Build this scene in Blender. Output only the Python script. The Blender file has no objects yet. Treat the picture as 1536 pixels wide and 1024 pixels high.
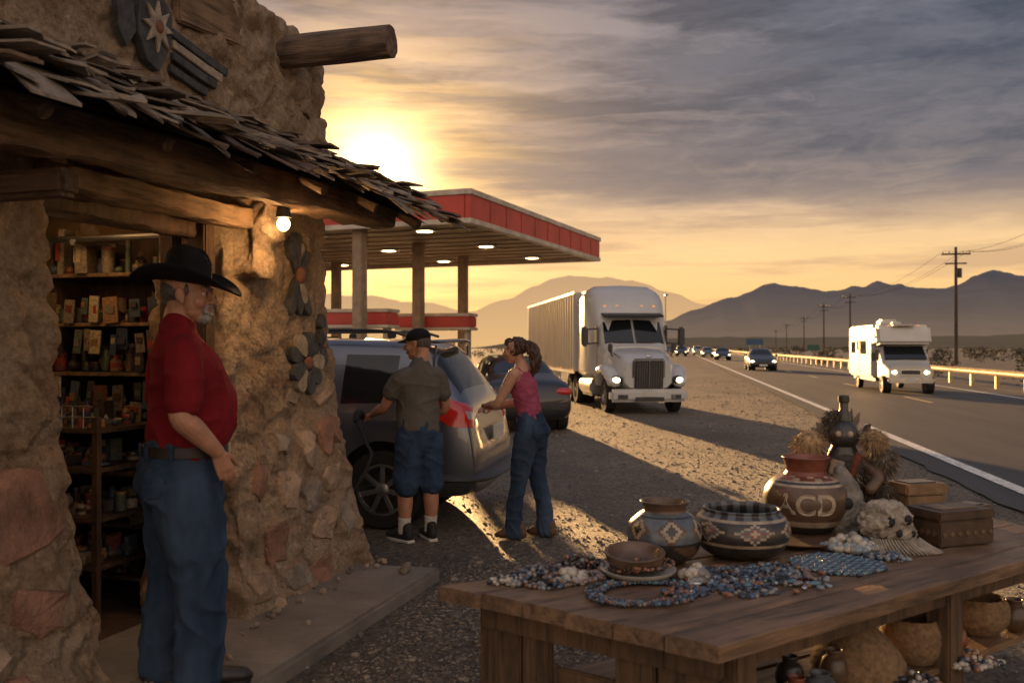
import bpy, bmesh, math, random
from mathutils import Vector, Matrix, Euler, noise
from mathutils.bvhtree import BVHTree
R=math.radians
random.seed(7)
rnd=random.random
def U(a,b): return a+(b-a)*rnd()
sc=bpy.context.scene
sc.view_settings.view_transform='Standard'; sc.view_settings.look='None'; sc.view_settings.exposure=0

# ---------------------------------------------------------------- materials
def newmat(name):
    m=bpy.data.materials.new(name); m.use_nodes=True
    nt=m.node_tree; return m,nt,nt.nodes['Principled BSDF'],nt.nodes.new('ShaderNodeTexCoord')
def noisen(nt,vec,scale,detail=5,rough=.6):
    n=nt.nodes.new('ShaderNodeTexNoise'); n.inputs['Scale'].default_value=scale
    n.inputs['Detail'].default_value=detail; n.inputs['Roughness'].default_value=rough
    nt.links.new(vec,n.inputs['Vector']); return n
def ramp(nt,fac,stops):
    r=nt.nodes.new('ShaderNodeValToRGB'); nt.links.new(fac,r.inputs['Fac'])
    el=r.color_ramp.elements
    while len(el)<len(stops): el.new(.5)
    for e,(p,c) in zip(el,stops): e.position=p; e.color=(c[0],c[1],c[2],1)
    return r
def mapn(nt,vec,stretch=(1,1,1),rot=0):
    mp=nt.nodes.new('ShaderNodeMapping'); mp.vector_type='TEXTURE'
    mp.inputs['Scale'].default_value=stretch; mp.inputs['Rotation'].default_value=(0,0,rot)
    nt.links.new(vec,mp.inputs['Vector']); return mp.outputs[0]
def bumpn(nt,h,strength,dist,prev=None):
    b=nt.nodes.new('ShaderNodeBump'); b.inputs['Strength'].default_value=strength; b.inputs['Distance'].default_value=dist
    nt.links.new(h,b.inputs['Height'])
    if prev: nt.links.new(prev,b.inputs['Normal'])
    return b.outputs[0]
def mulc(nt,f,a,b):
    mx=nt.nodes.new('ShaderNodeMix'); mx.data_type='RGBA'; mx.blend_type='MULTIPLY'; mx.inputs[0].default_value=f
    nt.links.new(a,mx.inputs[6]); nt.links.new(b,mx.inputs[7]); return mx.outputs[2]
def M(name,col,rough=.7,metal=0,var=.25,scale=8,bump=0,bscale=60,bdist=.004,emit=0,ecol=None,stretch=(1,1,1),rot=0,coat=0,col2=None,spec=None,dirt=0):
    m,nt,p,tc=newmat(name)
    v=mapn(nt,tc.outputs['Object'],stretch,rot)
    n=noisen(nt,v,scale)
    c1=tuple(c*(1-var) for c in col); c2=col2 or tuple(min(1,c*(1+var)) for c in col)
    r=ramp(nt,n.outputs['Fac'],[(.32,c1),(.68,c2)]); cc=r.outputs[0]
    if dirt:
        sp=nt.nodes.new('ShaderNodeSeparateXYZ'); nt.links.new(tc.outputs['Object'],sp.inputs[0])
        nd=noisen(nt,tc.outputs['Object'],6,6,.7); ad=nt.nodes.new('ShaderNodeMath'); ad.operation='MULTIPLY_ADD'; nt.links.new(nd.outputs['Fac'],ad.inputs[0]); ad.inputs[1].default_value=1.1; nt.links.new(sp.outputs[2],ad.inputs[2])
        r3=ramp(nt,ad.outputs[0],[(.55,(dirt,dirt*.95,dirt*.88)),(1.0,(1,1,1))]); cc=mulc(nt,1,cc,r3.outputs[0])
    nt.links.new(cc,p.inputs['Base Color'])
    p.inputs['Roughness'].default_value=rough; p.inputs['Metallic'].default_value=metal
    if coat: p.inputs['Coat Weight'].default_value=coat
    if spec is not None: p.inputs['Specular IOR Level'].default_value=spec
    if bump:
        n2=noisen(nt,v,bscale,6,.65)
        nt.links.new(bumpn(nt,n2.outputs['Fac'],bump,bdist),p.inputs['Normal'])
    if emit:
        p.inputs['Emission Color'].default_value=(*(ecol or col),1); p.inputs['Emission Strength'].default_value=emit
    return m
def wood(name,col,rot=0,stretch=(9,1,1),var=.45,rough=.8,bd=.012):
    m,nt,p,tc=newmat(name)
    v=mapn(nt,tc.outputs['Object'],stretch,rot)
    n=noisen(nt,v,26,8,.7); n3=noisen(nt,tc.outputs['Object'],3,4)
    r=ramp(nt,n.outputs['Fac'],[(.3,tuple(c*(1-var)*.5 for c in col)),(.5,col),(.72,tuple(min(1,c*(1+var)) for c in col))])
    r2=ramp(nt,n3.outputs['Fac'],[(.3,(.45,.42,.4)),(.65,(1.25,1.2,1.15))])
    nt.links.new(mulc(nt,.8,r.outputs[0],r2.outputs[0]),p.inputs['Base Color']); p.inputs['Roughness'].default_value=rough
    nt.links.new(bumpn(nt,n.outputs['Fac'],1,bd),p.inputs['Normal'])
    return m
def adobe():
    m,nt,p,tc=newmat('adobe_plaster'); o=tc.outputs['Object']
    n=noisen(nt,o,1.9,8,.7); r=ramp(nt,n.outputs['Fac'],[(.25,(.24,.155,.10)),(.42,(.46,.32,.21)),(.55,(.60,.46,.33)),(.62,(.50,.34,.23)),(.8,(.70,.58,.46))])
    n2=noisen(nt,o,34,8,.75); r2=ramp(nt,n2.outputs['Fac'],[(.3,(.5,.45,.4)),(.6,(1.15,1.15,1.15))])
    base=mulc(nt,.85,r.outputs[0],r2.outputs[0])
    vo=nt.nodes.new('ShaderNodeTexVoronoi'); vo.feature='DISTANCE_TO_EDGE'; vo.inputs['Scale'].default_value=2.6
    nw=noisen(nt,o,4,6,.7); ad=nt.nodes.new('ShaderNodeVectorMath'); ad.operation='MULTIPLY_ADD'
    nt.links.new(nw.outputs['Color'],ad.inputs[0]); ad.inputs[1].default_value=(.6,.6,.6); nt.links.new(o,ad.inputs[2])
    nt.links.new(ad.outputs[0],vo.inputs['Vector'])
    cr=ramp(nt,vo.outputs['Distance'],[(0,(.0,0,0)),(.014,(1,1,1))])
    nt.links.new(mulc(nt,.45,base,cr.outputs[0]),p.inputs['Base Color']); p.inputs['Roughness'].default_value=.95
    b1=bumpn(nt,cr.outputs[0],.5,.012); n4=noisen(nt,o,11,10,.75)
    b2=bumpn(nt,n4.outputs['Fac'],1,.14,b1); n5=noisen(nt,o,70,6,.7); b3=bumpn(nt,n5.outputs['Fac'],1,.025,b2)
    nt.links.new(b3,p.inputs['Normal']); return m
def gravel():
    m,nt,p,tc=newmat('gravel'); o=tc.outputs['Object']
    vo=nt.nodes.new('ShaderNodeTexVoronoi'); vo.inputs['Scale'].default_value=38; nt.links.new(o,vo.inputs['Vector'])
    r=ramp(nt,vo.outputs['Color'],[(.1,(.055,.045,.036)),(.5,(.13,.108,.085)),(.9,(.25,.21,.165))])
    n=noisen(nt,o,.45,7,.65); r2=ramp(nt,n.outputs['Fac'],[(.33,(.5,.48,.46)),(.5,(1,.97,.92)),(.68,(1.4,1.3,1.15))])
    nt.links.new(mulc(nt,.95,r.outputs[0],r2.outputs[0]),p.inputs['Base Color']); p.inputs['Roughness'].default_value=.6
    b1=bumpn(nt,vo.outputs['Distance'],-1,.03); n3=noisen(nt,o,5,9,.8)
    nt.links.new(bumpn(nt,n3.outputs['Fac'],.9,.10,b1),p.inputs['Normal']); return m
def asphalt():
    m,nt,p,tc=newmat('asphalt'); o=tc.outputs['Object']
    n=noisen(nt,o,90,4,.8); n2=noisen(nt,mapn(nt,o,(1,14,1)),1.6,5)
    r=ramp(nt,n.outputs['Fac'],[(.3,(.028,.028,.030)),(.7,(.075,.072,.07))]); r2=ramp(nt,n2.outputs['Fac'],[(.3,(.6,.6,.63)),(.7,(1.3,1.25,1.2))])
    nt.links.new(mulc(nt,.9,r.outputs[0],r2.outputs[0]),p.inputs['Base Color']); p.inputs['Roughness'].default_value=.66
    nt.links.new(bumpn(nt,n.outputs['Fac'],.5,.006),p.inputs['Normal']); return m
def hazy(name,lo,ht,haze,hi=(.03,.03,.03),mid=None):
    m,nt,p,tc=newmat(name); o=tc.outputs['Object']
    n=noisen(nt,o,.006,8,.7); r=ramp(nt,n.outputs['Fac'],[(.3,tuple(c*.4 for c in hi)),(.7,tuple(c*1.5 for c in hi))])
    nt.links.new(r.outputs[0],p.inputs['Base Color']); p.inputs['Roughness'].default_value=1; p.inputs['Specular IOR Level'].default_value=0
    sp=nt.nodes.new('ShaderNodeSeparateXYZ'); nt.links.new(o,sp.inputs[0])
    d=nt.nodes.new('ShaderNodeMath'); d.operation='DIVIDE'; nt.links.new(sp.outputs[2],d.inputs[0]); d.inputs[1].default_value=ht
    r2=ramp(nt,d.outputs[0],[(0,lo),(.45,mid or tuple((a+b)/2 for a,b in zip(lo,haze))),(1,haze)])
    nt.links.new(r2.outputs[0],p.inputs['Emission Color']); p.inputs['Emission Strength'].default_value=1  # aerial haze put into the material as emission graded by height
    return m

ADOBE=adobe(); GRAVEL=gravel(); ASPH=asphalt()
WGREY=wood('weathered_shingle',(.25,.21,.17),0,(6,1,1)); WGREY2=wood('weathered_shingle_dark',(.13,.105,.085),0,(6,1,1)); WBEAM=wood('weathered_beam',(.24,.155,.09),0,(1,10,1),.5,.85,.03)
WLOG=wood('log_wood',(.17,.115,.08),0,(10,1,1),.5,.85,.03); WDARK=wood('dark_door_wood',(.06,.033,.018),0,(1,1,8))
WTAB=wood('table_wood',(.17,.105,.062),R(34),(9,1,1),.5,.40); WTABV=wood('table_leg_wood',(.11,.066,.037),0,(1,1,9),.5,.7)
CONC=M('concrete',(.17,.15,.13),.85,0,.3,3,.7,30,.014)
STONE_R=M('flagstone_red',(.27,.145,.10),.9,0,.4,6,1,16,.04); STONE_T=M('flagstone_tan',(.36,.26,.185),.9,0,.4,6,1,16,.04); STONE_G=M('flagstone_grey',(.25,.205,.165),.9,0,.4,6,1,16,.04)
SLATE=M('slate_ornament',(.050,.050,.054),.7,0,.5,14,.8,25,.014); SLATE2=M('slate_light',(.30,.25,.19),.8,0,.4,14,.8,25,.014)
RUST=M('rust_stone',(.17,.07,.045),.8,0,.3,14,.5,25,.01)
BLACK=M('black_rubber',(.012,.012,.012),.75,0,.2,20); DARK=M('dark_plastic',(.03,.03,.032),.5,0,.2,10); WIRE=M('wire',(.01,.01,.01),1,0,.1,5,spec=0)
GLASS=M('dark_glass',(.01,.012,.014),.06,0,.1,2,spec=.6); CHROME=M('chrome',(.5,.5,.5),.2,1,.12,5); ALU=M('aluminium',(.38,.38,.39),.38,1,.2,6)
SILVER=M('silver_paint',(.14,.15,.175),.3,.7,.06,2,coat=.7,dirt=.6); DKPAINT=M('dark_paint',(.02,.022,.028),.3,.3,.1,2,coat=.7)
WHITEP=M('white_paint',(.55,.54,.52),.35,0,.06,2,coat=.4); WHITEB=M('white_panel',(.50,.49,.46),.55,0,.14,1.5,stretch=(1,1,3))
REDP=M('red_fascia',(.36,.04,.027),.5,0,.25,1.2,emit=.04,ecol=(.7,.05,.03)); CREAM=M('fascia_cream',(.46,.40,.33),.65,0,.25,2)  # red fascia carries a faint added emission, though it is no lamp
REDL=M('tail_red',(.34,.010,.008),.15,0,.1,8,coat=.8,emit=.06,ecol=(.8,.03,.015)); AMBER=M('amber_lens',(.8,.3,.04),.25,0,.1,8,emit=.8)
LAMP=M('headlamp_on',(1,.85,.6),.2,0,0,5,emit=6,ecol=(1,.76,.45)); LENS=M('clear_lens',(.4,.4,.4),.1,.3,.1,6,coat=1)
BULB=M('bulb_on',(1,.8,.5),.3,0,0,5,emit=30,ecol=(1,.62,.26)); CLAMP=M('canopy_lamp_on',(1,.8,.5),.3,0,0,5,emit=9,ecol=(1,.70,.34))
RAILM=M('guardrail_steel',(.42,.32,.16),.5,.3,.3,3); POLEM=M('pole_wood',(.06,.045,.038),.95,0,.3,4)
LINEW=M('line_white',(.66,.64,.60),.7,0,.4,14); LINEY=M('line_yellow',(.55,.42,.2),.7,0,.35,14)
SKIN=M('skin_tan',(.38,.19,.12),.52,0,.16,16,.25,180,.0015,spec=.4); SKIN2=M('skin_fair',(.41,.225,.15),.52,0,.1,16,.2,180,.001,spec=.4)
REDSH=M('red_shirt_cloth',(.165,.009,.014),.95,0,.2,7,.35,420,.001,spec=.2); TAUPE=M('taupe_shirt_cloth',(.10,.094,.086),.95,0,.12,9,.35,420,.001,spec=.2)
PINK=M('pink_top_cloth',(.27,.06,.11),.95,0,.2,12,.35,300,.001,spec=.2)
DENIM=M('denim',(.020,.040,.080),.95,0,.35,3.5,.6,420,.0015,col2=(.052,.085,.145),spec=.2,stretch=(1,1,2.5)); DENIMS=M('denim_stitch',(.022,.042,.08),.95,0,.3,30,.4,300,.001,spec=.2)
SHORTS=M('denim_shorts',(.027,.05,.095),.95,0,.35,7,.5,500,.001,spec=.2)
LEATH=M('black_leather',(.018,.015,.013),.45,0,.3,12,.3,80,.002); FELT=M('black_felt',(.010,.010,.012),.9,0,.25,14,.3,200,.001,spec=.25)
HAIR=M('brown_hair',(.05,.024,.013),.5,0,.5,30,1,120,.006,stretch=(1,1,5)); GHAIR=M('grey_hair',(.26,.24,.22),.85,0,.4,60,.8,200,.003)
DGH=M('dark_grey_hair',(.08,.07,.062),.8,0,.5,60,.8,200,.003)
EYEW=M('eye_white',(.40,.37,.34),.3,0,.02,5); EYED=M('eye_dark',(.02,.012,.008),.2,0,.1,5); SOCK=M('sock',(.5,.48,.45),.95,0,.1,20,.3,200,.001); LIP=M('lip',(.22,.08,.06),.5,0,.1,5)

# ---------------------------------------------------------------- mesh builder
class B:
    def __init__(s,name): s.name=name; s.bm=bmesh.new(); s.mats=[]
    def mi(s,m):
        if m not in s.mats: s.mats.append(m)
        return s.mats.index(m)
    def add(s,vs,fs,mat):
        k=s.mi(mat) if not isinstance(mat,list) else None
        nv=[s.bm.verts.new(v) for v in vs]
        for i,f in enumerate(fs):
            try: q=s.bm.faces.new([nv[j] for j in f])
            except ValueError: continue
            q.material_index=k if k is not None else s.mi(mat[i])
        return nv
    def box(s,c,size,mat,rot=(0,0,0),bev=0,Mx=None):
        t=bmesh.new(); bmesh.ops.create_cube(t,size=1)
        for v in t.verts: v.co=Vector((v.co.x*size[0],v.co.y*size[1],v.co.z*size[2]))
        if bev: bmesh.ops.bevel(t,geom=t.edges[:],offset=bev,segments=2,affect='EDGES',clamp_overlap=True)
        E=Matrix.Translation(c)@Euler(rot).to_matrix().to_4x4()
        if Mx: E=Mx@E
        s.merge(t,E,mat)
    def merge(s,t,E,mat):
        t.verts.index_update()
        vs=[E@v.co for v in t.verts]; fs=[[v.index for v in f.verts] for f in t.faces]; t.free(); s.add(vs,fs,mat)
    def hexa(s,p,mat,bev=0):
        t=bmesh.new(); v=[t.verts.new(q) for q in p]
        for f in ((3,2,1,0),(4,5,6,7),(0,1,5,4),(1,2,6,5),(2,3,7,6),(3,0,4,7)): t.faces.new([v[i] for i in f])
        bmesh.ops.recalc_face_normals(t,faces=t.faces[:])
        if bev: bmesh.ops.bevel(t,geom=t.edges[:],offset=bev,segments=2,affect='EDGES',clamp_overlap=True)
        s.merge(t,Matrix(),mat)
    def ell(s,c,r,mat,rot=(0,0,0),n=16,Mx=None):
        t=bmesh.new(); bmesh.ops.create_uvsphere(t,u_segments=n,v_segments=max(6,n*2//3),radius=1)
        E=Matrix.Translation(c)@Euler(rot).to_matrix().to_4x4()@Matrix.Diagonal((*(r if hasattr(r,'__len__') else (r,r,r)),1))
        if Mx: E=Mx@E
        s.merge(t,E,mat)
    def cyl(s,p1,p2,r1,mat,r2=None,n=16):
        p1=Vector(p1);p2=Vector(p2); r2=r1 if r2 is None else r2
        t=(p2-p1).normalized(); a=t.orthogonal().normalized(); b=t.cross(a)
        vs=[];
        for p,r in ((p1,r1),(p2,r2)):
            for i in range(n):
                g=2*math.pi*i/n; vs.append(p+a*math.cos(g)*r+b*math.sin(g)*r)
        fs=[[i,(i+1)%n,n+(i+1)%n,n+i] for i in range(n)]+[list(range(n))[::-1],list(range(n,2*n))]
        s.add(vs,fs,mat)
    def lathe(s,prof,mat,c=(0,0,0),n=32,Mx=None,pat=None):
        E=Matrix.Translation(c)
        if Mx: E=E@Mx
        vs=[E@Vector((r*math.cos(2*math.pi*i/n),r*math.sin(2*math.pi*i/n),z)) for r,z in prof for i in range(n)]
        fs=[];ms=[]
        for j in range(len(prof)-1):
            for i in range(n):
                fs.append([j*n+i,j*n+(i+1)%n,(j+1)*n+(i+1)%n,(j+1)*n+i]); ms.append(pat(i,j) if pat else mat)
        fs.append(list(range(n))[::-1]); ms.append(mat); k=(len(prof)-1)*n; fs.append(list(range(k,k+n))); ms.append(mat)
        s.add(vs,fs,ms)
    def tube(s,pts,rad,mat,ref=(1,0,0),n=14,sub=4,cap=True):
        P=[Vector(p) for p in pts]; Rr=[(r,r) if not hasattr(r,'__len__') else r for r in rad]
        Q=[];S=[]
        def cr(a,b,c,d,t): return .5*((2*b)+(c-a)*t+(2*a-5*b+4*c-d)*t*t+(-a+3*b-3*c+d)*t**3)
        L=len(P)
        for i in range(L-1):
            a,b,c,d=P[max(i-1,0)],P[i],P[i+1],P[min(i+2,L-1)]
            ra,rb,rc,rd=Rr[max(i-1,0)],Rr[i],Rr[i+1],Rr[min(i+2,L-1)]
            for k in range(sub):
                t=k/sub; Q.append(cr(a,b,c,d,t)); S.append((cr(ra[0],rb[0],rc[0],rd[0],t),cr(ra[1],rb[1],rc[1],rd[1],t)))
        Q.append(P[-1]);S.append(Rr[-1]); ref=Vector(ref)
        T=[(Q[min(i+1,len(Q)-1)]-Q[max(i-1,0)]).normalized() for i in range(len(Q))]
        rings=[]
        if cap: rings=[(Q[0]-T[0]*min(S[0])*.8,T[0],S[0][0]*.35,S[0][1]*.35),(Q[0]-T[0]*min(S[0])*.5,T[0],S[0][0]*.8,S[0][1]*.8)]
        rings+= [(Q[i],T[i],S[i][0],S[i][1]) for i in range(len(Q))]
        if cap: rings+=[(Q[-1]+T[-1]*min(S[-1])*.5,T[-1],S[-1][0]*.8,S[-1][1]*.8),(Q[-1]+T[-1]*min(S[-1])*.8,T[-1],S[-1][0]*.35,S[-1][1]*.35)]
        vs=[]
        for q,t,a,b in rings:
            sd=ref-ref.dot(t)*t
            sd=sd.normalized() if sd.length>1e-4 else t.orthogonal().normalized(); ot=t.cross(sd)
            for i in range(n):
                g=2*math.pi*i/n; vs.append(q+sd*math.cos(g)*a+ot*math.sin(g)*b)
        m=len(rings); fs=[[j*n+i,j*n+(i+1)%n,(j+1)*n+(i+1)%n,(j+1)*n+i] for j in range(m-1) for i in range(n)]
        fs+=[list(range(n))[::-1],list(range((m-1)*n,m*n))]; s.add(vs,fs,mat)
    def prism(s,pts,h,mat,Mx=None,bev=0):
        t=bmesh.new(); v=[t.verts.new((x,y,0)) for x,y in pts]; f=t.faces.new(v)
        e=bmesh.ops.extrude_face_region(t,geom=[f]); 
        for q in e['geom']:
            if isinstance(q,bmesh.types.BMVert): q.co.z+=h
        bmesh.ops.recalc_face_normals(t,faces=t.faces[:])
        if bev: bmesh.ops.bevel(t,geom=t.edges[:],offset=bev,segments=1,affect='EDGES',clamp_overlap=True)
        s.merge(t,Mx or Matrix(),mat)
    def done(s,parent=None,loc=(0,0,0),rot=0,scale=1,ang=38,fix=True):
        if fix: bmesh.ops.recalc_face_normals(s.bm,faces=s.bm.faces[:])
        me=bpy.data.meshes.new(s.name); s.bm.to_mesh(me); s.bm.free()
        for m in s.mats: me.materials.append(m)
        me.polygons.foreach_set('use_smooth',[True]*len(me.polygons))
        me.set_sharp_from_angle(angle=R(ang))
        o=bpy.data.objects.new(s.name,me); sc.collection.objects.link(o)
        o.location=loc; o.rotation_euler=(0,0,rot); o.scale=(scale,)*3
        if parent: o.parent=parent
        return o
def empty(name,loc=(0,0,0),rot=0,scale=1):
    o=bpy.data.objects.new(name,None); sc.collection.objects.link(o); o.location=loc; o.rotation_euler=(0,0,rot); o.scale=(scale,)*3; return o
def bake(o):
    dg=bpy.context.evaluated_depsgraph_get(); dg.update()
    me=bpy.data.meshes.new_from_object(o.evaluated_get(dg)); o.modifiers.clear(); old=o.data; o.data=me; bpy.data.meshes.remove(old)
def warp(me,fn):
    C=[v.co.copy() for v in me.vertices]; N=[v.normal.copy() for v in me.vertices]; out=[]
    for c,n in zip(C,N): out.extend(fn(c,n))
    me.vertices.foreach_set('co',out); me.update()
def organic(b,mat,parent,voxel=.008,it=5,wr=0,wf=(14,14,22)):
    o=b.done(None)
    r=o.modifiers.new('r','REMESH'); r.mode='VOXEL'; r.voxel_size=voxel
    if it:
        q=o.modifiers.new('s','SMOOTH'); q.factor=.5; q.iterations=it
    bake(o); me=o.data
    if wr:
        def f(c,n):
            p=Vector((c.x*wf[0],c.y*wf[1],c.z*wf[2])); p+=Vector((noise.noise(p*.6+Vector((9,0,0))),noise.noise(p*.6),0))*1.2
            k=(1-abs(noise.noise(p)))**3*1.5+.4*noise.noise(p*2.3)-.7
            return c+n*wr*k
        warp(me,f)
    me.materials.clear(); me.materials.append(mat)
    me.polygons.foreach_set('use_smooth',[True]*len(me.polygons)); me.update()
    if parent: o.parent=parent
    return o
def bvh(o): return BVHTree.FromPolygons([v.co.copy() for v in o.data.vertices],[list(p.vertices) for p in o.data.polygons])

# ---------------------------------------------------------------- camera
cam=bpy.data.cameras.new('camera'); co=bpy.data.objects.new('camera',cam); sc.collection.objects.link(co); sc.camera=co
cam.sensor_width=36; cam.lens=32.8; cam.clip_end=20000; cam.clip_start=.05
co.location=(0,0,1.6); co.rotation_euler=(R(90.29),0,0)
cam.dof.use_dof=True; cam.dof.focus_distance=6.2; cam.dof.aperture_fstop=3.0

# ---------------------------------------------------------------- sky + sun
SAZ=R(-9.0); SEL=R(5.6)
w=bpy.data.worlds.new('World'); sc.world=w; w.use_nodes=True; nt=w.node_tree; nt.nodes.clear()
out=nt.nodes.new('ShaderNodeOutputWorld'); tc=nt.nodes.new('ShaderNodeTexCoord'); D=tc.outputs['Generated']
def math_(op,a,b=None,c=None,clamp=False):
    n=nt.nodes.new('ShaderNodeMath'); n.operation=op; n.use_clamp=clamp
    for i,x in enumerate((a,b,c)):
        if x is None: continue
        if isinstance(x,(int,float)): n.inputs[i].default_value=x
        else: nt.links.new(x,n.inputs[i])
    return n.outputs[0]
def mixc(f,a,b,bt='MIX'):
    n=nt.nodes.new('ShaderNodeMix'); n.data_type='RGBA'; n.blend_type=bt
    for i,x in ((0,f),(6,a),(7,b)):
        if isinstance(x,(int,float)): n.inputs[i].default_value=x
        elif isinstance(x,tuple): n.inputs[i].default_value=(*x,1)
        else: nt.links.new(x,n.inputs[i])
    return n.outputs[2]
def dirv(az,el): return Vector((math.sin(az)*math.cos(el),math.cos(az)*math.cos(el),math.sin(el)))
def dotd(v):
    n=nt.nodes.new('ShaderNodeVectorMath'); n.operation='DOT_PRODUCT'; nt.links.new(D,n.inputs[0]); n.inputs[1].default_value=v; return math_('MAXIMUM',n.outputs['Value'],0)
sep=nt.nodes.new('ShaderNodeSeparateXYZ'); nt.links.new(D,sep.inputs[0]); X,Y,Z=sep.outputs
base=ramp(nt,Z,[(0,(.72,.38,.145)),(.05,(1.0,.60,.24)),(.10,(.98,.64,.31)),(.15,(.66,.46,.31)),(.20,(.38,.31,.29)),(.27,(.25,.245,.28)),(.40,(.15,.175,.235)),(1,(.15,.18,.28))]).outputs[0]
def cloudn(scl_,loc,ns,det,ro,lo,hi,wr=.35):
    mp=nt.nodes.new('ShaderNodeMapping'); mp.inputs['Scale'].default_value=scl_; mp.inputs['Location'].default_value=loc; mp.inputs['Rotation'].default_value=(R(2.5),R(-5),0); nt.links.new(D,mp.inputs['Vector'])
    wn=noisen(nt,mp.outputs[0],2.2,4,.55); va=nt.nodes.new('ShaderNodeVectorMath'); va.operation='MULTIPLY_ADD'; nt.links.new(wn.outputs['Color'],va.inputs[0]); va.inputs[1].default_value=(wr,wr,wr); nt.links.new(mp.outputs[0],va.inputs[2])
    c=noisen(nt,va.outputs[0],ns,det,ro); return ramp(nt,c.outputs['Fac'],[(lo,(0,0,0)),(hi,(1,1,1))]).outputs[0]
c1f=cloudn((1.5,1.5,8.5),(.7,.2,.4),1.5,10,.6,.40,.53,.5)
c2f=cloudn((2.4,2.4,30),(3,1,2),1.6,9,.6,.47,.62)
c3f=cloudn((3.2,3.2,14),(5,3,1),2.4,10,.66,.38,.62,.6)
cloudcol=ramp(nt,Z,[(0,(.50,.30,.18)),(.10,(.40,.27,.20)),(.15,(.165,.145,.16)),(.21,(.082,.09,.122)),(.35,(.058,.070,.103)),(1,(.09,.11,.16))]).outputs[0]
cl2=mixc(math_('MULTIPLY',c3f,.65),cloudcol,mixc(.6,cloudcol,base))
elm=ramp(nt,Z,[(.09,(0,0,0)),(.17,(1,1,1))]).outputs[0]
s1=mixc(math_('MULTIPLY',c1f,math_('MULTIPLY',elm,.97)),base,cl2)
low=ramp(nt,Z,[(.02,(0,0,0)),(.06,(1,1,1)),(.19,(1,1,1)),(.3,(.15,.15,.15))]).outputs[0]
s2=mixc(math_('MULTIPLY',c2f,math_('MULTIPLY',low,.65)),s1,mixc(elm,(.54,.335,.205),(.18,.16,.178)))
g=dotd(dirv(R(-8.3),R(10.5)))
g1=math_('POWER',g,18); g2=math_('POWER',g,130); g3=math_('POWER',g,1100)
brk=math_('SUBTRACT',1.25,math_('MULTIPLY',c2f,.8)); brk1=math_('SUBTRACT',1.1,math_('MULTIPLY',c1f,.6))
def scl(c,f): 
    n=nt.nodes.new('ShaderNodeVectorMath'); n.operation='SCALE'; n.inputs[0].default_value=c; nt.links.new(f,n.inputs['Scale']); return n.outputs[0]
def addv(a,b):
    n=nt.nodes.new('ShaderNodeVectorMath'); n.operation='ADD'; nt.links.new(a,n.inputs[0]); nt.links.new(b,n.inputs[1]); return n.outputs[0]
s3=addv(s2,scl((.26,.12,.015),math_('MULTIPLY',g1,brk1)))
s3=addv(s3,scl((1.05,.58,.13),math_('MULTIPLY',g2,brk)))
s3=addv(s3,scl((4,3.0,1.3),g3))
back=math_('MULTIPLY',math_('SUBTRACT',0.1,Y),1.0,clamp=True)
s3=addv(s3,scl((.90,.68,.49),back))  # added fill: sky behind the camera brightened to lift shaded walls
s3=addv(s3,scl((.10,.10,.12),math_('MULTIPLY',math_('SUBTRACT',Z,.35,clamp=True),1.5)))
bg=nt.nodes.new('ShaderNodeBackground'); bg.inputs['Strength'].default_value=1.0
nt.links.new(s3,bg.inputs['Color'])
sky=nt.nodes.new('ShaderNodeTexSky'); sky.sky_type='NISHITA'; sky.sun_disc=False; sky.sun_elevation=SEL; sky.sun_rotation=SAZ
bg2=nt.nodes.new('ShaderNodeBackground'); bg2.inputs['Strength'].default_value=.005; nt.links.new(sky.outputs[0],bg2.inputs['Color'])
ash=nt.nodes.new('ShaderNodeAddShader'); nt.links.new(bg.outputs[0],ash.inputs[0]); nt.links.new(bg2.outputs[0],ash.inputs[1]); nt.links.new(ash.outputs[0],out.inputs[0])
sl=bpy.data.lights.new('sun','SUN'); sl.energy=10; sl.angle=R(.6); sl.color=(1,.56,.22)
so=bpy.data.objects.new('sun',sl); sc.collection.objects.link(so); so.rotation_euler=(-dirv(SAZ,SEL)).to_track_quat('-Z','Y').to_euler()
def point(name,loc,e,col,parent=None,r=.04):
    l=bpy.data.lights.new(name,'POINT'); l.energy=e; l.color=col; l.shadow_soft_size=r
    o=bpy.data.objects.new(name,l); sc.collection.objects.link(o); o.location=loc
    if parent: o.parent=parent
    return o

# ---------------------------------------------------------------- ground, road
b=B('ground'); b.add([(-6000,-200,0),(6000,-200,0),(6000,9000,0),(-6000,9000,0)],[[0,1,2,3]],GRAVEL); b.done()
RA=R(-9.85); RL=(3.8,0,0)
b=B('road')
n=220; vs=[]
for i in range(n+1):
    y=-10+i*.5 if i<n else 2500
    vs+=[(-.5+.14*noise.noise(Vector((y*1.3,0,0)))+.05*noise.noise(Vector((y*6,2,0))),y,.02),(7.75,y,.02)]
b.add(vs,[[2*i,2*i+1,2*i+3,2*i+2] for i in range(n)],ASPH); b.done(None,RL,RA)
b=B('road_markings')
def strip(x0,x1,y0,y1,m): b.add([(x0,y0,.028),(x1,y0,.028),(x1,y1,.028),(x0,y1,.028)],[[0,1,2,3]],m)
strip(-.09,.09,-10,2000,LINEW); strip(6.55,6.72,-10,2000,LINEW)
for k in range(60): strip(3.28,3.42,6+k*10.5,9.2+k*10.5,LINEY)
b.done(None,RL,RA)
t=bmesh.new(); bmesh.ops.create_icosphere(t,subdivisions=1,radius=1); t.verts.index_update(); iv=[v.co.copy() for v in t.verts]; jf=[[v.index for v in f.verts] for f in t.faces]; t.free()
GS=[M('stone_a',(.13,.108,.085),.6,0,.3,30),M('stone_b',(.22,.185,.145),.6,0,.3,30),M('stone_c',(.07,.06,.05),.6,0,.3,30)]
vs=[];fs=[];ms=[]
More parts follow.
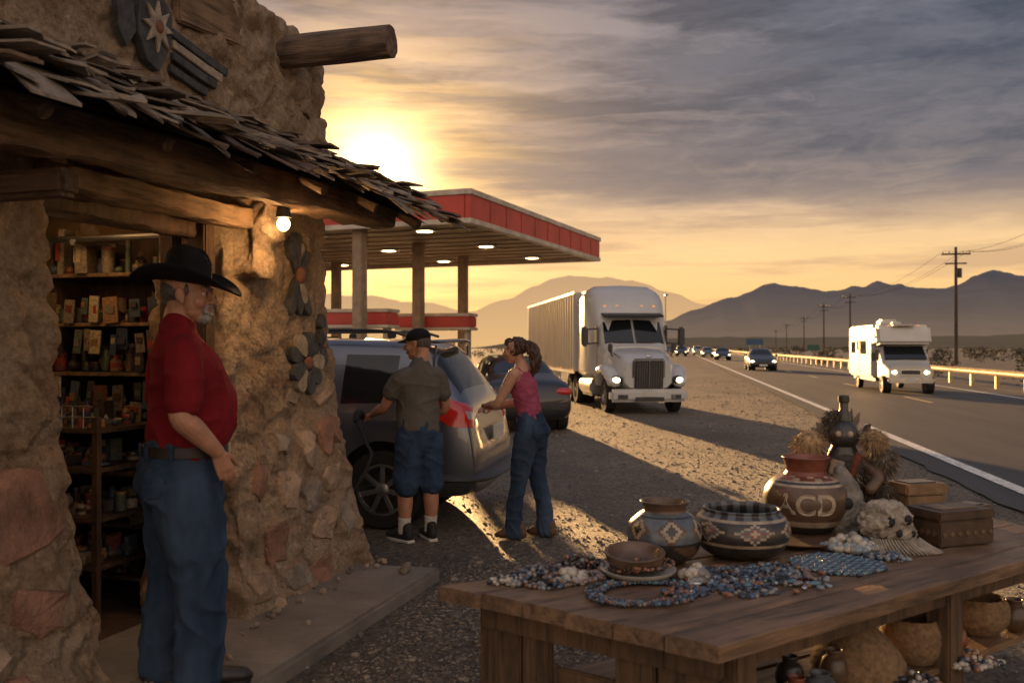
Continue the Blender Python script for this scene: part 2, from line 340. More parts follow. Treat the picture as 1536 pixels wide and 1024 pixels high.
for k in range(34000):
    if k%4==0:
        y=3.0+4*rnd(); x=U(-1.0,.6)+.24*(y-4.5)+.1
    else: y=3.0+46*rnd()**2.3; x=U(-1.3+.25*(y-4.5) if y<9 else -.5-.25*(y-9),3.4+.17*y)
    r=U(.004,.010)*(1+(rnd()<.05)*1.2)*(1+.035*min(y,20)); q=Euler((U(0,6),U(0,6),U(0,6))).to_matrix()
    sx,sy,sz=(r*U(.8,1.4),r*U(.8,1.3),r*U(.5,.8)); n0=len(vs)
    for v in iv: 
        p=q@v; vs.append((x+p.x*sx*U(.8,1.15),y+p.y*sy*U(.8,1.15),r*.15+p.z*sz))
    m=0 if rnd()<.5 else (1 if rnd()<.4 else 2)
    for f in jf: fs.append([n0+i for i in f]); ms.append(m)
me=bpy.data.meshes.new('gravel_stones'); me.from_pydata(vs,[],fs)
for m in GS: me.materials.append(m)
me.polygons.foreach_set('material_index',ms); o=bpy.data.objects.new('gravel_stones',me); sc.collection.objects.link(o)

# ---------------------------------------------------------------- mountains
def ridge(name,prof,Dn,Df,mat,seed,rough=1):
    nx=300; nr=26; vs=[];fs=[]
    a0,a1=prof[0][0],prof[-1][0]
    def H(a):
        for (x0,h0),(x1,h1) in zip(prof,prof[1:]):
            if x0<=a<=x1:
                t=(a-x0)/(x1-x0); t=t*t*(3-2*t); return h0+(h1-h0)*t
        return 0
    for i in range(nx+1):
        a=a0+(a1-a0)*i/nx
        for j in range(nr+1):
            t=j/nr; d=Dn+(Df-Dn)*t*1.4
            prf=(t/.72)**1.1 if t<.72 else 1-((t-.72)/.28)*.6
            n1=noise.fractal(Vector((a*26+seed,t*2.2,seed)),1.0,2.1,5); rg=1-abs(noise.noise(Vector((a*38+t*1.6,t*1.2,seed+5))))*2
            h=H(a)*Df*prf*(1+.04*n1)+ (rg-.4)*.12*rough*H(a)*Df*prf*(1-t*.9)
            if t>.7: h*=1+.03*noise.noise(Vector((a*90,seed,0)))+.015*noise.noise(Vector((a*260,seed,0)))
            vs.append((a*d,d,max(-5,h) if j>0 else -5))
    for i in range(nx):
        for j in range(nr):
            k=i*(nr+1)+j; fs.append([k,k+nr+1,k+nr+2,k+1])
    b=B(name); b.add(vs,fs,mat); b.done(ang=180)
def T(L): return [((x-768)/1400,(519-y)/1400) for x,y in L]
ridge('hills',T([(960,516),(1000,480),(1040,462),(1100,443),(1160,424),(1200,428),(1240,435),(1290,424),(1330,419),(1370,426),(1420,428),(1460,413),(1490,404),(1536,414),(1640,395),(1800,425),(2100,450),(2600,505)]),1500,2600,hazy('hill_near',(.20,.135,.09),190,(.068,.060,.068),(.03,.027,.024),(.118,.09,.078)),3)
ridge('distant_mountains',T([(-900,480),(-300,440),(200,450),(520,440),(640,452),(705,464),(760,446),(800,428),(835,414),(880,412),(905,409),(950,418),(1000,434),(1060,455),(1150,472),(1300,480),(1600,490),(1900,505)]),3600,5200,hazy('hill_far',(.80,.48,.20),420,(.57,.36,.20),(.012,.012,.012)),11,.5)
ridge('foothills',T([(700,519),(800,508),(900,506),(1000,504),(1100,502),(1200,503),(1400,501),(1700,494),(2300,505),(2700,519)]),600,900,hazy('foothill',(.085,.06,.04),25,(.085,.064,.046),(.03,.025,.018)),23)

# ---------------------------------------------------------------- scrub
BU=[M('scrub_dark',(.032,.033,.022),.9,0,.3,3),M('scrub_mid',(.07,.06,.036),.9,0,.3,3),M('scrub_dry',(.15,.11,.06),.9,0,.3,3)]
vs=[];fs=[];ms=[]
def bush(x,y,r,h,n,sz):
    tone=random.choice((0,0,1,1,2))
    for k in range(n):
        u=U(0,6.283); v=U(0,1); rr=r*(U(.35,1))*(1-.35*v); p=Vector((x+math.cos(u)*rr,y+math.sin(u)*rr,h*v*(1-.3*rr/r)+.02))
        a=Vector((U(-1,1),U(-1,1),U(-1,1))).normalized()*sz; c=Vector((U(-1,1),U(-1,1),U(-.2,1))).normalized()*sz
        n0=len(vs); vs.extend([p,p+a,p+a*.6+c,p+c]); fs.append([n0,n0+1,n0+2,n0+3]); ms.append(tone if rnd()<.75 else random.randrange(3))
for k in range(900):
    y=30+ (rnd()**1.5)*420; x=3.8+.1736*y+9.5+(rnd()**1.1)*(24+y*.9); r=U(.3,1.1)*(1+y/350); bush(x,y,r,r*U(.5,1.1)*.8,int(55+10*rnd()),.17*r)
for k in range(110):
    y=110+rnd()*330; x=3.8+.1736*y-8-rnd()*50; r=U(.5,1.2)*(1+y/300); bush(x,y,r,r*.7,40,.2*r)
me=bpy.data.meshes.new('scrub'); me.from_pydata(vs,[],fs)
for m in BU: me.materials.append(m)
me.polygons.foreach_set('material_index',ms); o=bpy.data.objects.new('scrub_bushes',me); sc.collection.objects.link(o)

# ---------------------------------------------------------------- guardrail, poles, signs
b=B('guardrail')
for k in range(130): b.box((8.22,4+k*3,.36),(.14,.16,.72),RAILM)
pr=[(8.12,.48),(8.06,.53),(8.12,.58),(8.12,.62),(8.06,.67),(8.12,.72),(8.14,.72),(8.14,.48)]
n=len(pr); b.add([(x,-20,z) for x,z in pr]+[(x,420,z) for x,z in pr],[[i,(i+1)%n,n+(i+1)%n,n+i] for i in range(n)],RAILM)
b.done(None,RL,RA)
poles=[(29,42),(37.6,79),(54,149),(61.5,184),(82,262),(103,350),(133,470)]
for x,y in poles:
    b=B('utility_pole'); b.cyl((0,0,0),(0,0,10),.17,POLEM,.11,10); b.box((0,0,9.4),(2.3,.12,.14),POLEM); b.box((0,0,8.6),(1.7,.1,.12),POLEM)
    for q in (-1.05,-.55,.55,1.05): b.cyl((q,0,9.45),(q,0,9.65),.05,DARK,n=6)
    if x<38: b.cyl((.3,0,7.4),(.3,0,8.2),.18,POLEM,n=10)
    b.done(None,(x,y,0),R(-14))
b=B('power_lines')
for q in (-1.05,.55,1.05):
    for (x0,y0),(x1,y1) in zip(poles,poles[1:]):
        pts=[Vector((x0+(x1-x0)*t+q,y0+(y1-y0)*t,9.65-1.2*4*t*(1-t))) for t in [i/10 for i in range(11)]]
        b.tube(pts,[.012]*11,WIRE,n=5,sub=1,cap=False)
b.done()
def roadsign(name,x,y,h,wd,ht,m):
    b=B(name); b.cyl((-wd*.3,0,0),(-wd*.3,0,h),.06,ALU,n=8); b.cyl((wd*.3,0,0),(wd*.3,0,h),.06,ALU,n=8)
    b.box((0,-.08,h-ht/2),(wd,.04,ht),m,bev=.02); b.done(None,(x,y,0),R(-8))
roadsign('road_sign',38.5,148,2.8,2.6,1.0,M('sign_blue',(.03,.07,.14),.6)); roadsign('road_sign',42,130,1.8,1.6,.8,M('sign_green',(.02,.08,.05),.6))
b=B('light_pole'); b.cyl((0,0,0),(0,0,6),.07,ALU,.05,8); b.box((0,-.3,5.9),(.25,.7,.12),DARK,bev=.02); b.done(None,(13.0,79,0),0)

# ---------------------------------------------------------------- vehicles
def wheel(b,c,r,wd,side,spokes=7,rim=ALU):
    E=Matrix.Translation(c)@Matrix.Rotation(R(90)*side,4,'Y')
    b.lathe([(r*.6,-wd/2),(r*.9,-wd/2),(r,-wd*.38),(r,wd*.38),(r*.95,wd/2),(r*.68,wd/2),(r*.64,wd*.3)],BLACK,(0,0,0),28,E)
    b.lathe([(r*.66,wd*.30),(r*.66,wd*.46),(r*.60,wd*.46),(r*.58,wd*.2)],rim,(0,0,0),28,E)
    b.lathe([(r*.6,wd*.05),(r*.6,wd*.1)],DARK,(0,0,0),20,E)
    for k in range(spokes):
        b.box((r*.33,0,wd*.32),(r*.56,r*.13,wd*.12),rim,Mx=E@Matrix.Rotation(2*math.pi*k/spokes,4,'Z'),bev=r*.02)
    b.lathe([(r*.17,wd*.2),(r*.17,wd*.42),(r*.1,wd*.46)],rim,(0,0,0),14,E)
def carbody(st,paint,arches):
    b=B('body'); V=[];F=[];MM=[]
    for (y,zb,zs,zt,wd,wr,sg,tg) in st:
        h=[(0,zb),(wd*.86,zb),(wd*.985,zb+.10),(wd*1.0,zb+(zs-zb)*.48),(wd*.995,zb+(zs-zb)*.75),(wd*.965,zs),(wr,zt-.05*(1 if zt-zs>.2 else .4)),(wr*.84,zt),(0,zt+.015)]
        V+= [(x,y,z) for x,z in h]+[(-x,y,z) for x,z in h[-2:0:-1]]
    n=16
    for i in range(len(st)-1):
        sg,tg=st[i][6],st[i][7]
        for j in range(n):
            F.append([i*n+j,i*n+(j+1)%n,(i+1)*n+(j+1)%n,(i+1)*n+j])
            jj=j if j<8 else 15-j
            MM.append(GLASS if (jj==5 and sg) or (jj in(6,7) and tg) else paint)
    F+= [list(range(n)),list(range((len(st)-1)*n,len(st)*n))]; MM+=[paint,paint]
    b.add(V,F,MM); o=b.done()
    m=o.modifiers.new('s','SUBSURF'); m.levels=2; m.render_levels=2; bake(o)
    cb=B('c')
    for (y,z,r,xw) in arches:
        for sx in(-1,1): cb.cyl((sx*xw,y,z),(sx*1.4,y,z),r,DARK,n=40)
    c=cb.done(); m=o.modifiers.new('b','BOOLEAN'); m.operation='DIFFERENCE'; m.object=c; m.solver='EXACT'; bake(o)
    bpy.data.objects.remove(c)
    me=o.data; me.polygons.foreach_set('use_smooth',[True]*len(me.polygons)); me.set_sharp_from_angle(angle=R(40)); return o
SUVS=[(2.36,.36,.58,.62,.60,.5,0,0),(2.28,.24,.68,.74,.80,.66,0,0),(1.95,.22,.82,.92,.90,.74,0,0),(1.25,.22,.93,1.03,.925,.78,0,0),(1.0,.22,.96,1.09,.925,.76,1,1),
 (.30,.22,.99,1.58,.925,.64,1,0),(.02,.22,1.0,1.64,.925,.65,0,0),(-.05,.22,1.0,1.65,.925,.65,1,0),(-.92,.22,1.02,1.67,.925,.65,0,0),(-1.0,.22,1.02,1.67,.925,.65,1,0),
 (-1.70,.22,1.05,1.65,.92,.63,0,0),(-1.78,.22,1.06,1.64,.915,.62,0,0),(-1.90,.24,1.07,1.61,.91,.61,0,1),(-2.20,.26,1.10,1.16,.89,.70,0,0),(-2.27,.28,1.0,1.05,.88,.74,0,0),(-2.32,.30,.72,.78,.865,.74,0,0),(-2.36,.42,.62,.66,.80,.68,0,0)]
SEDS=[(2.3,.34,.52,.56,.60,.5,0,0),(2.2,.22,.62,.68,.80,.66,0,0),(1.8,.2,.74,.82,.88,.72,0,0),(1.05,.2,.86,.94,.9,.74,0,0),(.85,.2,.88,.98,.9,.7,1,1),
 (.15,.2,.92,1.40,.9,.58,1,0),(-.2,.2,.92,1.44,.9,.58,0,0),(-.28,.2,.92,1.44,.9,.58,1,0),(-1.0,.2,.93,1.38,.9,.56,1,1),(-1.6,.2,.94,1.05,.89,.66,0,0),
 (-2.1,.22,.92,.98,.87,.7,0,0),(-2.25,.26,.75,.8,.84,.7,0,0),(-2.3,.36,.6,.64,.76,.66,0,0)]
def car(name,kind,paint,loc,rot,lights=True,scale=1):
    P=empty(name,loc,rot,scale); suv=kind=='suv'
    wr=.345 if suv else .32; ys=(1.47,-1.50) if suv else (1.40,-1.35)
    o=carbody(SUVS if suv else SEDS,paint,[(y,wr+.02,wr+.065,.66) for y in ys]); o.name='body'; o.parent=P
    b=B('wheels')
    for y in ys:
        for sx in(-1,1):
            wheel(b,(sx*.80,y,wr),wr,.22,sx); b.cyl((sx*.45,y,wr+.02),(sx*.67,y,wr+.02),wr+.06,BLACK,n=30)
    b.done(P)
    b=B('trim')
    fy=2.34 if suv else 2.28; ry=-2.35 if suv else -2.28
    for sx in(-1,1):
        b.ell((sx*.66,fy-.14,.66 if suv else .60),(.15,.15,.065),LAMP if lights else LENS,(0,0,-sx*.5))
        b.box((sx*.97,.72 if suv else .6,1.05 if suv else .97),(.2,.12,.14),paint,bev=.04)
        if not suv: b.ell((sx*.70,ry+.10,.76),(.18,.12,.08),REDL)
    b.box((0,fy-.01,.52),(.9,.06,.14),DARK,bev=.02); b.box((0,fy+.015,.36),(.5,.02,.11),WHITEP); b.box((0,ry-.02,.80 if suv else .62),(.42,.02,.13),WHITEP)
    b.done(P)
    return P
suv=car('parked_car','suv',SILVER,(-2.46,9.30,0),R(80),False)
sb=[o for o in bpy.data.objects if o.parent==suv and o.name.startswith('body')][0]; sbv=bvh(sb)
b=B('tail_lights')
for sx in(-1,1):
    nu,nv_=12,6; vs=[]
    for dep in(.012,-.02):
        for j in range(nv_+1):
            v_=j/nv_
            for i in range(nu+1):
                u_=i/nu; th=R(12+66*u_)
                zc=.91+v_*(.27-.10*u_)-.02*u_; 
                if u_<.3: zc+= (1-v_)*(.3-u_)*.30
                o_=Vector((sx*(.55),-1.90,zc)); d_=Vector((sx*math.cos(th),-math.sin(th),0)); h=sbv.ray_cast(o_+d_*2,-d_)
                p=h[0] if h[0] else o_+d_*.4; vs.append(p+d_*dep)
    W=nu+1; K=W*(nv_+1); fs=[];ml=[]
    for j in range(nv_):
        for i in range(nu): fs.append([j*W+i,j*W+i+1,(j+1)*W+i+1,(j+1)*W+i]); ml.append(LENS if (j in(2,3) and i>6) else REDL)
    rim=[i for i in range(W)]+[j*W+nu for j in range(1,nv_+1)]+[nv_*W+i for i in range(nu-1,-1,-1)]+[j*W for j in range(nv_-1,0,-1)]
    for k in range(len(rim)): fs.append([rim[k],rim[(k+1)%len(rim)],rim[(k+1)%len(rim)]+K,rim[k]+K]); ml.append(REDL)
    b.add(vs,fs,ml)
b.done(suv,ang=60)
b=B('details')
CLAD=M('grey_cladding',(.05,.052,.058),.55,0,.15,8)
for sx in(-1,1):
    b.tube([(sx*.60,.2,1.70),(sx*.60,0,1.735),(sx*.60,-1.3,1.745),(sx*.60,-1.62,1.70)],[(.018,.014)]*4,DARK)
    for y in(.1,-.7,-1.5): b.box((sx*.60,y,1.70),(.03,.08,.06),DARK,bev=.01)
    b.box((sx*.935,.02,.62),(.012,.012,.62),DARK); b.box((sx*.935,-.98,.66),(.012,.012,.5),DARK)
    b.box((sx*.948,-.12,.90),(.03,.17,.035),CHROME,bev=.012); b.box((sx*.948,-1.08,.92),(.03,.15,.035),CHROME,bev=.012)
    b.box((sx*.93,0.0,.30),(.04,2.0,.12),CLAD,bev=.02)
    b.tube([(sx*.79,-1.90,1.05),(sx*.63,-1.92,1.60)],[.012,.010],DARK,n=6)
b.tube([(-.58,-1.90,1.64),(0,-1.98,1.655),(.58,-1.90,1.64)],[(.07,.018)]*3,SILVER,ref=(0,1,0))
b.tube([(-.885,-1.98,.46),(-.86,-2.22,.46),(-.72,-2.345,.46),(0,-2.385,.46),(.72,-2.345,.46),(.86,-2.22,.46),(.885,-1.98,.46)],[(.035,.13)]*7,CLAD,ref=(0,0,1))
b.tube([(-.30,-2.04,1.30),(.25,-2.12,1.22)],[.009,.007],DARK,n=6); b.box((0,-2.30,1.0),(.5,.03,.03),CHROME,bev=.01)
b.done(suv)
BEI=M('beige_paint',(.35,.3,.24),.35,.2,.05,2,coat=.6)
car('parked_car','sedan',DKPAINT,(-.05,19.3,0),R(8),False)
def onroad(off,y): return (3.8+ (off)*1.015+.1736*y,y,.02)
car('sedan_car','sedan',DKPAINT,onroad(1.9,62),R(180-9.85)); car('sedan_car','sedan',DKPAINT,onroad(1.7,107),R(180-9.85)); car('sedan_car','sedan',SILVER,onroad(1.0,134),R(180-9.85))
car('sedan_car','suv',BEI,onroad(.4,165),R(180-9.85)); car('sedan_car','sedan',WHITEP,onroad(-1.5,200),R(180-9.85)); car('sedan_car','suv',DKPAINT,onroad(-2.6,150),R(180-9.85)); car('sedan_car','sedan',WHITEP,onroad(5.0,260),R(180-9.85)); car('sedan_car','sedan',BEI,onroad(1.7,300),R(180-9.85)); car('sedan_car','sedan',SILVER,onroad(-5,230),R(180-9.85))
# --- semi truck (local +Y forward)
P=empty('semi_truck',(3.12,22.9,0),R(180+6.4),.80)
TW=M('truck_white',(.46,.46,.46),.3,0,.08,1.5,coat=.6,dirt=.55)
def loftbox(b,secs,mat):
    vs=[];n=12
    for (y,hw,z0,z1,c) in secs:
        ring=[(hw-c*.5,z0),(hw,z0+c*.5),(hw,z1-c),(hw-c*.3,z1-c*.35),(hw-c,z1),(0,z1+c*.12)]
        ring=ring+[(-x,z) for x,z in ring[-2::-1]]+[(0,z0)]
        n=len(ring); vs+=[(x,y,z) for x,z in ring]
    fs=[[i*n+j,i*n+(j+1)%n,(i+1)*n+(j+1)%n,(i+1)*n+j] for i in range(len(secs)-1) for j in range(n)]
    fs+=[list(range(n)),list(range((len(secs)-1)*n,len(secs)*n))]; b.add(vs,fs,mat)
b=B('cab')
loftbox(b,[(-3.6,1.22,1.0,3.75,.25),(-3.2,1.24,.95,3.95,.3),(-2.5,1.24,.95,3.98,.35),(-1.75,1.22,.95,3.80,.4),(-1.25,1.15,.95,3.25,.4),(-1.05,1.10,.95,2.95,.35)],TW)
loftbox(b,[(-1.6,1.12,.9,2.98,.3),(-1.1,1.10,.9,2.88,.3),(-.55,1.02,.9,2.08,.25),(-.3,1.0,.9,1.98,.25)],TW)
loftbox(b,[(-.7,.98,.8,2.0,.28),(.2,.92,.75,1.86,.3),(.85,.82,.75,1.70,.32),(1.12,.70,.78,1.55,.3)],TW)
for sx in(-1,1):
    b.hexa([(sx*.04,-.50,2.08),(sx*.94,-.60,2.08),(sx*.94,-.58,2.12),(sx*.04,-.48,2.12),(sx*.04,-1.03,2.80),(sx*.92,-1.11,2.78),(sx*.92,-1.09,2.82),(sx*.04,-1.0,2.84)],GLASS)
    b.box((sx*1.125,-1.25,2.35),(.04,.75,.62),GLASS,bev=.015); b.box((sx*1.25,-2.6,2.4),(.03,.7,.5),GLASS,bev=.01)
    b.tube([(sx*1.02,-.55,.85),(sx*1.05,-.30,1.20),(sx*1.05,.15,1.32),(sx*1.02,.60,1.20),(sx*.98,.95,.92)],[(.24,.10),(.26,.14),(.27,.15),(.27,.15),(.22,.15)],TW,ref=(1,0,0))
    b.ell((sx*.93,.99,1.0),(.15,.15,.10),LAMP,(0,0,-sx*.45)); b.ell((sx*1.13,.80,1.02),(.07,.14,.08),AMBER,(0,0,-sx*.5)); b.ell((sx*.93,.96,1.0),(.20,.14,.135),DARK,(0,0,-sx*.45))
    b.cyl((sx*.72,1.22,.52),(sx*.72,1.27,.52),.06,LENS)
    b.box((sx*1.55,-.75,2.30),(.22,.12,.62),DARK,bev=.05); b.cyl((sx*1.12,-.8,2.55),(sx*1.55,-.78,2.52),.025,DARK,n=8); b.cyl((sx*1.12,-.8,2.1),(sx*1.55,-.78,2.08),.025,DARK,n=8)
    b.box((sx*.98,.35,1.95),(.14,.1,.26),DARK,bev=.03); b.cyl((sx*.9,.3,1.7),(sx*.98,.33,1.85),.02,DARK,n=8)
    b.cyl((sx*1.0,-1.2,.72),(sx*1.0,-3.0,.72),.32,ALU,n=24); b.box((sx*1.12,-1.9,.45),(.25,1.6,.05),DARK)
    b.box((sx*1.135,-1.66,1.9),(.012,.02,1.7),DARK); b.box((sx*1.135,-.86,1.5),(.012,.02,.9),DARK); b.box((sx*1.15,-1.5,1.75),(.04,.16,.05),DARK)
    b.cyl((sx*1.0,-3.75,1.0),(sx*1.0,-3.75,3.9),.08,CHROME,n=12)
    b.tube([(sx*.80,.9,1.66),(sx*.87,.2,1.80),(sx*.90,-.4,1.90)],[.012]*3,DARK,n=6)
    b.box((sx*.45,-.50,2.13),(.55,.02,.02),DARK,(R(-50),0,sx*.15))
b.box((0,-.86,2.98),(1.95,.42,.07),DARK,(R(-12),0,0),bev=.02)
for x in(-.8,-.4,0,.4,.8): b.box((x,-1.28,3.28),(.09,.06,.04),AMBER,(R(50),0,0),bev=.01)
b.box((0,1.13,1.15),(.98,.10,.98),CHROME,(R(-7),0,0),bev=.05); b.box((0,1.185,1.15),(.84,.05,.84),DARK,(R(-7),0,0),bev=.03)
for k in range(11): b.box((-.36+k*.072,1.21,1.15),(.012,.02,.80),CHROME,(R(-7),0,0))
b.box((0,1.225,1.15),(.03,.03,.84),CHROME,(R(-7),0,0)); b.ell((0,1.15,1.70),(.10,.03,.045),CHROME)
b.box((0,1.10,.55),(2.35,.32,.38),TW,bev=.09); b.box((0,1.24,.46),(.9,.05,.14),DARK,bev=.02); b.box((0,1.275,.60),(.34,.02,.16),WHITEB)
for sx in(-1,1): b.box((sx*.80,1.25,.52),(.34,.04,.16),DARK,bev=.02)
b.box((0,-3.2,.85),(1.0,6.2,.25),DARK); b.box((0,.3,.75),(1.2,1.4,.5),DARK); b.box((0,-1.8,1.05),(2.1,3.4,.25),DARK)
for y,d in((.18,0),(-4.6,1),(-5.8,1)):
    for sx in(-1,1):
        wheel(b,(sx*1.0,y,.5),.5,.3,sx,8)
        if d: wheel(b,(sx*.66,y,.5),.5,.3,sx,8)
b.done(P)
b=B('trailer'); b.box((0,-10.3,2.50),(2.56,12.6,2.75),WHITEB,bev=.03)
for k in range(24):
    for sx in(-1,1): b.box((sx*1.29,-4.25-k*.525,2.5),(.025,.05,2.6),WHITEB)
for sx in(-1,1):
    b.box((sx*1.29,-10.3,1.10),(.04,12.6,.10),ALU); b.box((sx*1.29,-10.3,3.86),(.04,12.6,.08),ALU); b.box((sx*1.2,-10.5,.75),(.03,6,.6),WHITEB)
    for y in(-14.2,-15.4):
        wheel(b,(sx*1.0,y,.5),.5,.3,sx,8); wheel(b,(sx*.66,y,.5),.5,.3,sx,8)
    for k in range(6): b.box((sx*1.30,-4.4-k*2.4,1.2),(.02,.12,.06),AMBER)
b.box((0,-10.3,1.0),(.9,12.4,.22),DARK); b.cyl((.5,-6.9,0.05),(.5,-6.9,1.0),.06,DARK); b.cyl((-.5,-6.9,.05),(-.5,-6.9,1.0),.06,DARK); b.done(P)
# --- motorhome
P=empty('motorhome',(13.35,31.6,.02),R(180-9.85),.79)
RVW=M('rv_white',(.48,.46,.42),.4,0,.08,1,coat=.3,dirt=.6); TANS=M('rv_stripe',(.24,.14,.09),.4,0,.1,2); BLUS=M('rv_stripe_dark',(.06,.07,.10),.4,0,.1,2)
b=B('body')
b.box((0,-3.9,1.78),(2.36,5.3,2.35),RVW,bev=.08)
b.hexa([(-1.16,-1.4,1.98),(1.16,-1.4,1.98),(1.12,-.20,2.10),(-1.12,-.20,2.10),(-1.16,-1.4,2.95),(1.16,-1.4,2.95),(1.12,-.55,2.90),(-1.12,-.55,2.90)],RVW,.12)
b.box((0,-.60,2.90),(.9,.5,.03),RVW,bev=.01)
loftbox(b,[(-1.6,1.0,.6,2.05,.12),(-.7,1.0,.55,2.02,.2),(-.1,.97,.55,1.40,.2),(.35,.93,.55,1.28,.2),(.75,.86,.58,1.14,.2)],RVW)
b.hexa([(-.86,-.06,1.42),(.86,-.06,1.42),(.86,-.03,1.46),(-.86,-.03,1.46),(-.80,-.64,1.96),(.80,-.64,1.96),(.80,-.60,2.0),(-.80,-.60,2.0)],GLASS)
for sx in(-1,1):
    b.box((sx*1.0,-.95,1.62),(.03,.75,.5),GLASS,bev=.01); b.box((sx*.66,.72,.90),(.24,.14,.16),LAMP,(0,0,-sx*.25),bev=.04); b.box((sx*1.28,-.35,1.55),(.2,.1,.36),DARK,bev=.03)
    b.cyl((sx*1.0,-.4,1.5),(sx*1.28,-.35,1.5),.02,DARK,n=6)
    b.box((sx*1.19,-3.0,1.95),(.02,1.3,.62),GLASS,bev=.005); b.box((sx*1.19,-5.4,1.95),(.02,1.0,.55),GLASS,bev=.005); b.box((sx*1.19,-4.2,1.6),(.025,.62,1.75),RVW,bev=.01); b.box((sx*1.205,-4.2,2.05),(.01,.36,.45),GLASS)
    b.box((sx*1.185,-3.9,1.25),(.012,5.2,.14),TANS); b.box((sx*1.185,-3.9,1.06),(.012,5.2,.07),BLUS); b.box((sx*1.186,-2.2,1.55),(.012,1.6,.10),TANS,(R(20),0,0)); b.box((sx*1.17,-1.05,2.5),(.012,.9,.10),TANS,(R(-15),0,0))
    for y in(.10,-5.2): wheel(b,(sx*.92,y,.37),.37,.24,sx)
    b.cyl((sx*.7,.10,.4),(sx*.94,.10,.4),.42,BLACK,n=24)
b.box((0,.77,.90),(.86,.08,.26),CHROME,bev=.03); b.box((0,.82,.90),(.74,.03,.17),DARK,bev=.02); b.box((0,.82,.56),(1.86,.2,.22),CHROME,bev=.06); b.box((0,.93,.56),(.34,.02,.14),WHITEB)
b.box((.1,-3.2,3.08),(.75,.95,.30),RVW,bev=.08); b.box((-.2,-5.2,3.05),(.5,.5,.2),RVW,bev=.05); b.box((0,-1.9,3.02),(.4,.4,.14),RVW,bev=.04)
for x in(-.6,-.3,0,.3,.6): b.box((x,-.50,2.90),(.10,.05,.04),AMBER,bev=.01)
b.box((0,-3.8,.6),(2.0,5,.3),DARK); b.done(P)

# ---------------------------------------------------------------- gas station canopy
P=empty('gas_station_canopy',(-1.0,21.5,0),R(-21.7))
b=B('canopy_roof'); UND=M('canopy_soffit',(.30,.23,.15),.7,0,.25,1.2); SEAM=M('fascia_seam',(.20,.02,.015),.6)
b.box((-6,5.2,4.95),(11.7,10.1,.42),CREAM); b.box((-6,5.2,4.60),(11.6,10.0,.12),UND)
def fas(c,sx,sy):
    for z,h,m,pr in((4.49,.12,CREAM,.03),(4.82,.54,REDP,0),(5.16,.13,CREAM,.04)): b.box((c[0],c[1],z),(sx+pr*2,sy+pr*2,h),m,bev=.008)
fas((0,5.2),.14,10.5); fas((-12,5.2),.14,10.5); fas((-6,0),11.84,.14); fas((-6,10.4),11.84,.14)
for k in range(9): b.box((.078,1.1+k*1.04,4.82),(.008,.012,.5),SEAM); b.box((-1.2-k*1.2,-.078,4.82),(.012,.008,.5),SEAM)
for k in range(11): b.box((-6,.5+k*.94,4.525),(11.5,.04,.035),UND)
for x in(-1.8,-5,-9):
    for y in(1.3,5.2,9.0): b.box((x,y,4.51),(.55,.45,.07),ALU,bev=.02); b.cyl((x,y,4.475),(x,y,4.462),.2,CLAMP,n=20)
b.done(P)
b=B('columns'); COL=M('column_paint',(.26,.19,.13),.7,0,.3,3)
for x,y in((-3.1,.35),(-3.45,4.15),(-4.1,8.6),(-9,.6),(-9,4.4),(-9,8.6)): b.box((x,y,2.27),(.28,.28,4.54),COL,bev=.02); b.box((x,y,.2),(.5,.5,.4),CONC,bev=.03)
b.done(P)
for (x,y) in((-2.2,27.2),(-4.1,24.0),(-5.6,29.0)):
    b=B('fuel_pump'); b.box((0,0,.08),(2.4,1.1,.16),CONC,bev=.03); b.box((0,0,.95),(1.0,.55,1.6),CREAM,bev=.04); b.box((0,-.28,1.35),(.7,.03,.5),DARK,bev=.01); b.box((0,-.28,.75),(.8,.03,.4),REDP,bev=.01)
    b.box((-.95,0,1.1),(.1,.35,2.0),CREAM); b.box((.95,0,1.1),(.1,.35,2.0),CREAM); b.box((0,0,2.30),(2.2,.8,.32),REDP,bev=.03); b.box((0,0,2.50),(2.26,.86,.09),CREAM,bev=.01); b.box((0,0,2.10),(2.26,.86,.08),CREAM,bev=.01)
    b.box((.53,0,1.1),(.08,.2,.3),DARK); b.tube([(.55,0,1.25),(.75,-.1,.7),(.7,-.15,.4),(.5,-.2,1.8)],[.02]*4,BLACK,n=8)
    b.box((-.6,-.05,1.5),(.3,.3,.7),DARK,bev=.02); b.box((.68,.1,1.0),(.22,.3,.9),CONC,bev=.02); b.done(None,(x,y,0),R(-14))
b=B('station_store'); b.box((0,0,1.5),(11,6,3.0),CREAM,bev=.03); b.box((0,-3.05,2.6),(11.1,.15,.6),REDP); b.box((0,-3.03,1.2),(7,.06,1.9),GLASS)
for k in range(7): b.box((-3.5+k*1.17,-3.08,1.2),(.07,.06,1.9),ALU)
b.done(None,(-14,38,0),R(-15))

# ---------------------------------------------------------------- trading post building (local x=outward, y=along wall)
A=R(17.2); P=empty('adobe_trading_post',(-1.3,6.5,0),-A); TP=P
b=B('adobe_walls')
def rb(x0,x1,y0,y1,z0,z1): b.box(((x0+x1)/2,(y0+y1)/2,(z0+z1)/2),(x1-x0,y1-y0,z1-z0),ADOBE)
rb(-.5,0,-1.2,0,-.2,3.0); rb(-.5,0,-6,-2.5,-.2,3.0); rb(-.5,0,-6,0,2.42,3.68); rb(-5,-.3,-.38,0,-.2,3.5); rb(-5,-4.6,-6,0,-.2,3.5); rb(-5,-.3,-6,-5.6,-.2,3.5)
rb(-.4,.26,-1.16,-.88,2.22,2.5); rb(-.4,.16,-1.14,-.92,2.02,2.34)
o=b.done(); r=o.modifiers.new('r','REMESH'); r.mode='VOXEL'; r.voxel_size=.022
q=o.modifiers.new('s','SMOOTH'); q.factor=.5; q.iterations=10; bake(o)
def off(z): return .27*max(0,1-z/2.4)**2
